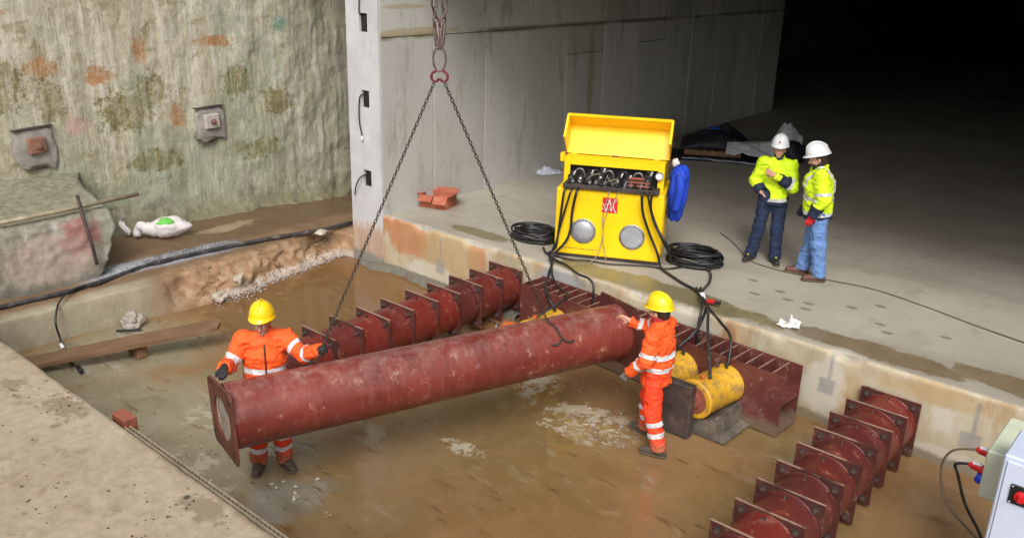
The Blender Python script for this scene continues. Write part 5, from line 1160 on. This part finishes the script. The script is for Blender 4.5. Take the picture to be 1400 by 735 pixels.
def make_person(name, label, loc, rz, J, st):
    """J: joints in local metres, figure faces +Y, its right is +X"""
    root = empty(name, loc, rz, label, 'person')
    root.scale = st.get('scale', (1, 1, 1)); g = {k: np.array(v, float) for k, v in J.items()}
    P = np.array(list(g.values())); lo = P.min(0)-.28; hi = P.max(0)+.28; lo[2] = -.03
    hd = g['head']; fwd = unit(g['look']-hd); rgt = unit(np.cross(fwd, V3(0, 0, 1))); upv = np.cross(rgt, fwd)
    Rh = np.stack([rgt, fwd, upv], 1)
    h = lambda x, y, z: hd+Rh@V3(x, y, z)
    # ---- body: one continuous figure
    B = Field(lo, hi, .010 if st['bare'] == '' else .0075)
    ch, pv, nk = g['chest'], g['pelvis'], g['neck']
    B.ell(pv, (.155, .105, .13)); B.cone(pv, ch, .115, .135, .05); B.ell(ch, (.165, .11, .18), .05)
    B.cone(nk-V3(0, 0, .07), h(0, -.015, -.07), .058, .055, .03)
    B.ell(h(0, -.008, .035), (.074, .094, .098), .02, Rh); B.ell(h(0, .022, -.045), (.055, .065, .068), .03, Rh)
    B.ell(h(0, .062, -.085), (.028, .024, .022), .02, Rh)                                   # chin
    B.cone(h(0, .088, .012), h(0, .110, -.028), .009, .015, .012)                          # nose
    B.ell(h(0, .082, .026), (.05, .014, .010), .012, Rh)                                   # brow
    for sx in (-1, 1):
        B.ell(h(sx*.031, .092, .008), (.016, .012, .010), .0, Rh, cut=True)                # eye sockets
        B.ell(h(sx*.075, -.005, -.01), (.010, .018, .032), .006, Rh)                       # ears
        B.ell(h(sx*.034, .068, -.025), (.022, .018, .018), .015, Rh)                       # cheeks
    B.ell(h(0, .090, -.050), (.022, .010, .006), .004, Rh); B.ell(h(0, .098, -.0555), (.022, .008, .002), 0, Rh, cut=True)  # mouth
    for s in 'RL':
        B.cone(nk-V3(0, 0, .08), g['sh'+s], .065, .062, .04); B.cone(g['sh'+s], g['el'+s], .053, .041, .03); B.cone(g['el'+s], g['wr'+s], .040, .027, .02)
        B.cone(g['hip'+s], g['kn'+s], .082, .055, .04); B.cone(g['kn'+s], g['an'+s], .054, .036, .03); B.cone(g['an'+s], g['an'+s]+unit(g['toe'+s]-g['an'+s])*.12, .036, .034, .03)
        if s in st['bare']: hand(B, g['wr'+s], g['hd'+s], g['pn'+s], 1 if s == 'L' else -1, st['curl'+s])
    body = part(B, 'body', st['skin'], root)
    for sx in (-1, 1): MB().ball(h(sx*.031, .078, .008), .0125, 2).build('eye', M['eye'], body, True)
    # ---- gloves
    for s in 'RL':
        if s in st['bare']: continue
        c = g['wr'+s]; Hf = Field(c-.24, c+.24, .0052); hand(Hf, c, g['hd'+s], g['pn'+s], 1 if s == 'L' else -1, st['curl'+s], .0032); Hf.cone(c-unit(g['hd'+s])*.05, c, .037, .032, .015)
        part(Hf, 'glove', st['glove'+s], root)
    # ---- trousers
    T = Field(lo, hi, .009)
    T.ell(pv, (.178, .13, .15)); T.cone(pv, pv+V3(0, 0, .12), .13, .13, .05, ((0, 1, 0), 1.15))
    for s in 'RL':
        T.cone(g['hip'+s], g['kn'+s], .102, .080, .05); T.cone(g['kn'+s], g['an'+s], .079, st['cuff'], .04)
        ax = unit(g['an'+s]-g['kn'+s]); T.cut(g['an'+s]+ax*.015, ax, g['an'+s]+ax*.08, .14)
    T.folds(.010, 6., 3); T.folds(.007, 15., 5)
    tr = part(T, 'trousers', st['trousers'], root)
    # ---- jacket
    K = Field(lo, hi, .009); hem = st['hem']
    K.ell(pv+V3(0, 0, .10), (.188, .140, .17), .04); pf = st.get('puff', 1.); K.cone(pv-V3(0, 0, .12), ch-V3(0, 0, .05), .186*pf, .172*pf, .06, ((0, 1, 0), 1.25)); K.ell(ch, (.200*pf, .142*pf*pf, .19), .05)
    for s in 'RL':
        K.cone(nk-V3(0, 0, .075), g['sh'+s], .082, .082, .05); K.cone(g['sh'+s], g['el'+s], .077*pf, .066*pf, .04); K.cone(g['el'+s], g['wr'+s], .066*pf, .048, .03)
        ax = unit(g['wr'+s]-g['el'+s]); K.cut(g['wr'+s]-ax*.015, ax, g['wr'+s]+ax*.06, .115)
    K.cone(nk-V3(0, .01, .06), nk+V3(0, -.01, .025), .088, .078, .03)
    K.cut(nk+V3(0, 0, .035), V3(0, .25, 1), nk+V3(0, 0, .1), .16); K.cut(V3(0, 0, hem), V3(0, 0, -1), V3(pv[0], pv[1], hem-.2), .30)
    sl, PP_ = K.sub(nk-.2, nk+.2); dd = np.sqrt(((PP_[..., :2]-nk[:2])**2).sum(-1)); K.F[sl] = np.where(PP_[..., 2] > nk[2]-.045, np.maximum(K.F[sl], (.062-dd).astype(np.float32)), K.F[sl])
    K.folds(.013, 5.5, 13); K.folds(.008, 14., 17)
    jk = part(K, 'jacket', st['jacket'], root)
    if st.get('zip'):
        zp = smooth_path([nk+V3(0, .10, -.05), ch+V3(0, .160, .05), ch+V3(0, .172, -.12), pv+V3(0, .168, .12)], 6); MB().tube(zp, .007, 6).build('zip', M[st['zip']], jk, True)
    # ---- bands: cut out of the garment and lifted off it
    def band(src, a, b, t0, t1, rad, mat, torso=False, nm='reflective_band'):
        a, b = np.array(a, float), np.array(b, float); v = b-a; L = np.linalg.norm(v); ax = v/L
        bm = bmesh.new(); bm.from_mesh(src.data); bm.normal_update()
        co = np.array([f.calc_center_median() for f in bm.faces]); t = (co-a)@ax; rr_ = np.linalg.norm((co-a)-t[:, None]*ax, axis=1)
        keep = (t > t0-.02) & (t < t1+.02) & (rr_ < rad)
        if torso:
            for s in 'RL':
                for p0, p1, r0 in ((g['sh'+s], g['el'+s], .086), (g['el'+s], g['wr'+s], .066)):
                    u = p1-p0; tt = np.clip(((co-p0)@u)/(u@u), 0.12, 1); keep &= np.linalg.norm(co-(p0+tt[:, None]*u), axis=1) > r0
        fs = list(bm.faces); bmesh.ops.delete(bm, geom=[f for f, q in zip(fs, keep) if not q], context='FACES')
        for tt, sg in ((t0, -1), (t1, 1)):
            geo = bm.verts[:]+bm.edges[:]+bm.faces[:]
            bmesh.ops.bisect_plane(bm, geom=geo, plane_co=Vector(a+ax*tt), plane_no=Vector(ax*sg), clear_outer=True)
        bm.normal_update()
        for q in bm.verts: q.co += q.normal*.0045
        me = bpy.data.meshes.new(nm); bm.to_mesh(me); bm.free()
        if len(me.polygons): fin(nm, me, M[mat], src, True)
    for s in 'RL':
        for seg, t0, t1, mat in st['arm_bands'+s]:
            a, b = ('sh', 'el') if seg == 'u' else ('el', 'wr'); band(jk, g[a+s], g[b+s], t0, t1, .10, mat, nm='cuff' if mat == 'navy' else 'reflective_band')
        for t0, t1 in st['leg_bands']: band(tr, g['kn'+s], g['an'+s], t0, t1, .11, 'reflective')
    for z0, z1, tilt, mat in st['torso_bands']: band(jk, V3(pv[0], pv[1], 0), V3(pv[0]+(ch[0]-pv[0])*.0+tilt[0], pv[1]+tilt[1], 1), z0, z1, .30, mat, True, 'hem' if mat == 'navy' else 'reflective_band')
    if st.get('braces'):
        for sx in (-1, 1): band(jk, ch+V3(sx*.105-.5, 0, 0), ch+V3(sx*.105+.5, 0, 0), .5-.022, .5+.022, .25, 'reflective', True)
    # ---- boots
    for s in 'RL':
        an, toe = g['an'+s], g['toe'+s]; f2 = unit(V3(toe[0]-an[0], toe[1]-an[1], 0)); z0 = min(toe[2], an[2]-.09)
        Bf = Field(np.minimum(an, toe)-.2, np.maximum(an, toe)+.2, .006)
        fl = V3(an[0], an[1], 0); tl = V3(0, 0, toe[2]); base = toe[2]
        Bf.cone(an+V3(0, 0, .06 if st['boot_hi'] else -.01), an-V3(0, 0, .03), .052, .052, .02)
        Bf.cone(V3(an[0], an[1], base+.055)-f2*.035, V3(an[0], an[1], base+.05)+f2*.10, .047, .045, .03); Bf.cone(V3(an[0], an[1], base+.05)+f2*.08, V3(an[0], an[1], base+.042)+f2*.165, .047, .038, .02)
        Bf.cut(V3(an[0], an[1], base+.018), V3(0, 0, -1)); bt = part(Bf, 'boot', st['boot'], root)
        So = Field(np.minimum(an, toe)-.2, np.maximum(an, toe)+.2, .006); So.cone(V3(an[0], an[1], base+.01)-f2*.04, V3(an[0], an[1], base+.01)+f2*.16, .050, .047, .01)
        So.cut(V3(0, 0, base+.022), V3(0, 0, 1)); So.cut(V3(0, 0, base+.001), V3(0, 0, -1)); part(So, 'sole', st['sole'], bt)
        if st.get('lace'): MB().ball(V3(an[0], an[1], base+.098)+f2*.085, 1, 2, (.02, .02, .012)).build('laces', M[st['lace']], bt, True)
    # ---- scarf, hair, beard
    if st.get('scarf'):
        Sf = Field(hd-.25, hd+.2, .008); Sf.cone(nk-V3(0, 0, .03), nk+V3(0, .0, .045), .082, .066, .02); Sf.cone(nk+V3(0, .03, .02), h(0, .025, -.075), .066, .060, .03); Sf.folds(.006, 14., 4); part(Sf, 'scarf', st['scarf'], root)
    Hf = Field(hd-.2, hd+.2, .007); Hf.ell(h(0, -.022, .03), (.080, .092, .098), .01, Rh); Hf.cone(h(0, -.06, -.02), h(0, -.055, -.075), .060, .048, .03)
    Hf.cut(h(0, .035, .0), fwd); part(Hf, 'hair', st['hair'], root)
    if st.get('beard'):
        Bd = Field(hd-.2, hd+.2, .007); Bd.ell(h(0, .045, -.068), (.052, .050, .045), .01, Rh); Bd.cut(h(0, 0, -.045), upv*1.-fwd*.15); part(Bd, 'beard', 'hair', root)
    # ---- helmet
    n = 40; V_ = []; Fc = []
    prof = [(.0, .150), (.30, .145), (.55, .128), (.76, .100), (.90, .064), (.97, .030), (1.0, .004), (1.005, -.010)]
    rows = []
    for r_, z_ in prof:
        rows.append([(r_*.120*math.cos(a), r_*.142*math.sin(a)-.004, z_*1.0) for a in [2*math.pi*k/n for k in range(n)]])
    def rim(k_, z_):
        out = []
        for k in range(n):
            a = 2*math.pi*k/n; pk_ = max(0, math.sin(a))**2.2; ex = 1.0+.06*k_+.24*pk_*k_
            out.append((.121*ex*math.cos(a)*(1-.10*pk_*k_), .143*ex*math.sin(a)-.004, z_-.014*pk_*k_))
        return out
    rows += [rim(1, -.014), rim(1, -.020), rim(0, -.020)]
    off = V3(0, -.012, .074); tl = R(st.get('tilt', 6)); ct, s_t = math.cos(tl), math.sin(tl)
    def hp(p): x, y, z = p; return h(x+off[0], y*ct-z*s_t*-1*0+off[1]+z*(-s_t)*0, z+off[2]+y*s_t)
    vs = [hp(p) for r_ in rows for p in r_]; nr = len(rows)
    fs = [(i*n+k, i*n+(k+1) % n, (i+1)*n+(k+1) % n, (i+1)*n+k) for i in range(nr-1) for k in range(n)]
    hm = mesh_obj('helmet', vs, fs, M[st['helmet']], root, True)
    rd = [hp((0, math.sin(a)*.135-.004, math.cos(a)*.148+.004)) for a in np.linspace(-1.15, 1.05, 14)]
    MB().tube(rd, .012, 8).build('helmet_ridge', M[st['helmet']], hm, True)
    if st.get('badge'): MB().ball(hp((0, .146, .055)), 1, 2, (.014, .008, .014)).build('helmet_badge', M[st['badge']], hm, True)
    return root
ORANGE = dict(skin='skin_dark', bare='', gloveR='glove_black', gloveL='glove_black', trousers='hv_trousers', jacket='hv_orange', cuff=.078, hem=.80, curlR=.7, curlL=.9, boot='boot_mud', sole='sole', boot_hi=True,
    helmet='helmet_yellow', hair='hair', scarf='scarf_black', zip='scarf_black', leg_bands=[(.10, .155), (.225, .28)], torso_bands=[(1.03, 1.085, (0, .0), 'reflective')],
    arm_bandsR=[('u', .17, .215, 'reflective'), ('f', .06, .105, 'reflective')], arm_bandsL=[('u', .16, .205, 'reflective'), ('f', .06, .105, 'reflective')])
SK = dict(pelvis=(0, 0, .95), chest=(0, 0, 1.27), neck=(0, 0, 1.47), head=(0, .02, 1.60), look=(0, 1, 1.5), shR=(.185, 0, 1.40), shL=(-.185, 0, 1.40),
    hipR=(.09, 0, .90), hipL=(-.09, 0, .90), knR=(.11, .03, .49), knL=(-.11, .03, .49), anR=(.12, 0, .09), anL=(-.12, 0, .09), toeR=(.14, .15, 0), toeL=(-.14, .15, 0))
# worker at the left end of the pipe, facing the camera
J = dict(SK, look=(.25, .9, 1.50), head=(.0, .045, 1.575), neck=(0, .015, 1.45), chest=(0, .01, 1.25), elR=(.34, .12, 1.20), wrR=(.37, .36, 1.30), hdR=(.03, .25, .02), pnR=(0, .1, -1),
    elL=(-.36, .22, 1.29), wrL=(-.50, .44, 1.42), hdL=(-.14, .22, .12), pnL=(.8, .3, .1), anR=(.13, -.02, .09), toeR=(.17, .13, 0), anL=(-.12, 0, .09), toeL=(-.18, .14, 0))
make_person('person', 'person in orange workwear behind the near end of the pipe, one hand on the chain', (-6.70, 4.27, 0), R(-122), J, dict(ORANGE, scarf=None, torso_bands=[(1.09, 1.145, (0, .0), 'reflective')], tilt=8, scale=(.98, 1.0, 1.0)))
# worker at the far end, seen from his left
J = dict(SK, look=(.1, .9, 1.52), head=(0, .035, 1.60), elR=(.27, .24, 1.28), wrR=(.20, .42, 1.33), hdR=(-.02, .25, .05), pnR=(-.9, 0, -.2), elL=(-.27, .02, 1.13), wrL=(-.25, .22, .93), hdL=(-.02, .12, -.2), pnL=(.9, .2, 0),
    hipR=(.09, .02, .90), hipL=(-.09, -.01, .90), knR=(.15, .12, .50), knL=(-.15, -.04, .49), anR=(.20, .14, .09), toeR=(.22, .29, 0), anL=(-.18, -.16, .09), toeL=(-.20, -.02, 0))
make_person('person', 'person in orange workwear at the far pipe end, back turned, arm raised to it', (-4.17, 7.26, 0), R(100), J, dict(ORANGE, scale=(.98, 1.0, .945), skin='skin', gloveR='skin', gloveL='glove_grey', scarf='scarf_red', zip=None, bare='R', torso_bands=[(.97, 1.025, (0, 0), 'reflective'), (1.12, 1.175, (0, 0), 'reflective')], tilt=4,
    arm_bandsL=[('u', .20, .245, 'reflective'), ('f', .08, .125, 'reflective')]))
YEL = dict(skin='skin', bare='RL', gloveR='skin', gloveL='skin', trousers='jeans_dark', jacket='hv_yellow', cuff=.082, hem=.86, curlR=.6, curlL=.8, boot='shoe_black', sole='sole', boot_hi=False, helmet='helmet_white', hair='hair', scarf='navy', zip=None,
    leg_bands=[], torso_bands=[(.90, .945, (0, 0), 'reflective'), (.84, .898, (0, 0), 'navy')], arm_bandsR=[('f', .10, .26, 'navy')], arm_bandsL=[('f', .05, .095, 'reflective'), ('f', .096, .26, 'navy')], lace='lace_yellow')
J = dict(SK, look=(.15, .9, 1.52), elR=(.28, -.03, 1.15), wrR=(.20, .10, 1.02), hdR=(-.15, -.04, -.12), pnR=(-1, 0, 0), elL=(-.23, .17, 1.13), wrL=(.06, .27, 1.30), hdL=(.22, .02, .12), pnL=(0, -1, .0),
    hipR=(.10, 0, .92), hipL=(-.10, 0, .92), knR=(.155, .03, .50), knL=(-.10, .05, .50), anR=(.22, .0, .085), toeR=(.30, .13, 0), anL=(-.12, .05, .085), toeL=(-.14, .2, 0))
make_person('person', 'person in yellow jacket and dark jeans facing the camera, hand raised to the chest', (-4.94, 11.36, .885), R(-150), J, dict(YEL, badge='plug_red', puff=1.05, scale=(.96, 1.0, 1.0)))
J = dict(SK, look=(0, 1., 1.30), head=(0, .13, 1.62), neck=(0, .09, 1.50), chest=(0, .075, 1.29), pelvis=(0, .045, .95), hipR=(.09, .045, .90), hipL=(-.09, .04, .90), shR=(.185, .075, 1.43), shL=(-.185, .075, 1.43), elR=(.25, .06, 1.15), wrR=(.22, .19, .93), hdR=(-.02, .08, -.2), pnR=(-1, 0, 0), elL=(-.255, .03, 1.15), wrL=(-.24, .14, .91), hdL=(.02, .06, -.2), pnL=(1, 0, 0),
    knR=(.11, .06, .50), knL=(-.11, .0, .50), anR=(.13, .12, .085), toeR=(.14, .27, 0), anL=(-.12, -.06, .085), toeL=(-.13, .09, 0))
make_person('person', 'person in yellow jacket and light blue jeans with a red glove, side on', (-4.16, 11.15, .885), R(118), J, dict(YEL, puff=1.12, scale=(1.08, 1.08, 1.0), bare='', gloveR='glove_black', gloveL='glove_red', trousers='jeans_light', boot='shoe_brown', lace=None, beard=True, scarf='scarf_black', curlR=.5, curlL=.6,
    torso_bands=[(.90, .945, (0, 0), 'reflective'), (.84, .898, (0, 0), 'navy'), (1.10, 1.145, (0, .0), 'reflective')], arm_bandsR=[('u', .20, .24, 'reflective'), ('f', .12, .26, 'navy')], arm_bandsL=[('u', .21, .25, 'reflective'), ('f', .12, .26, 'navy')], braces=True))
# thin stick in the raised hand
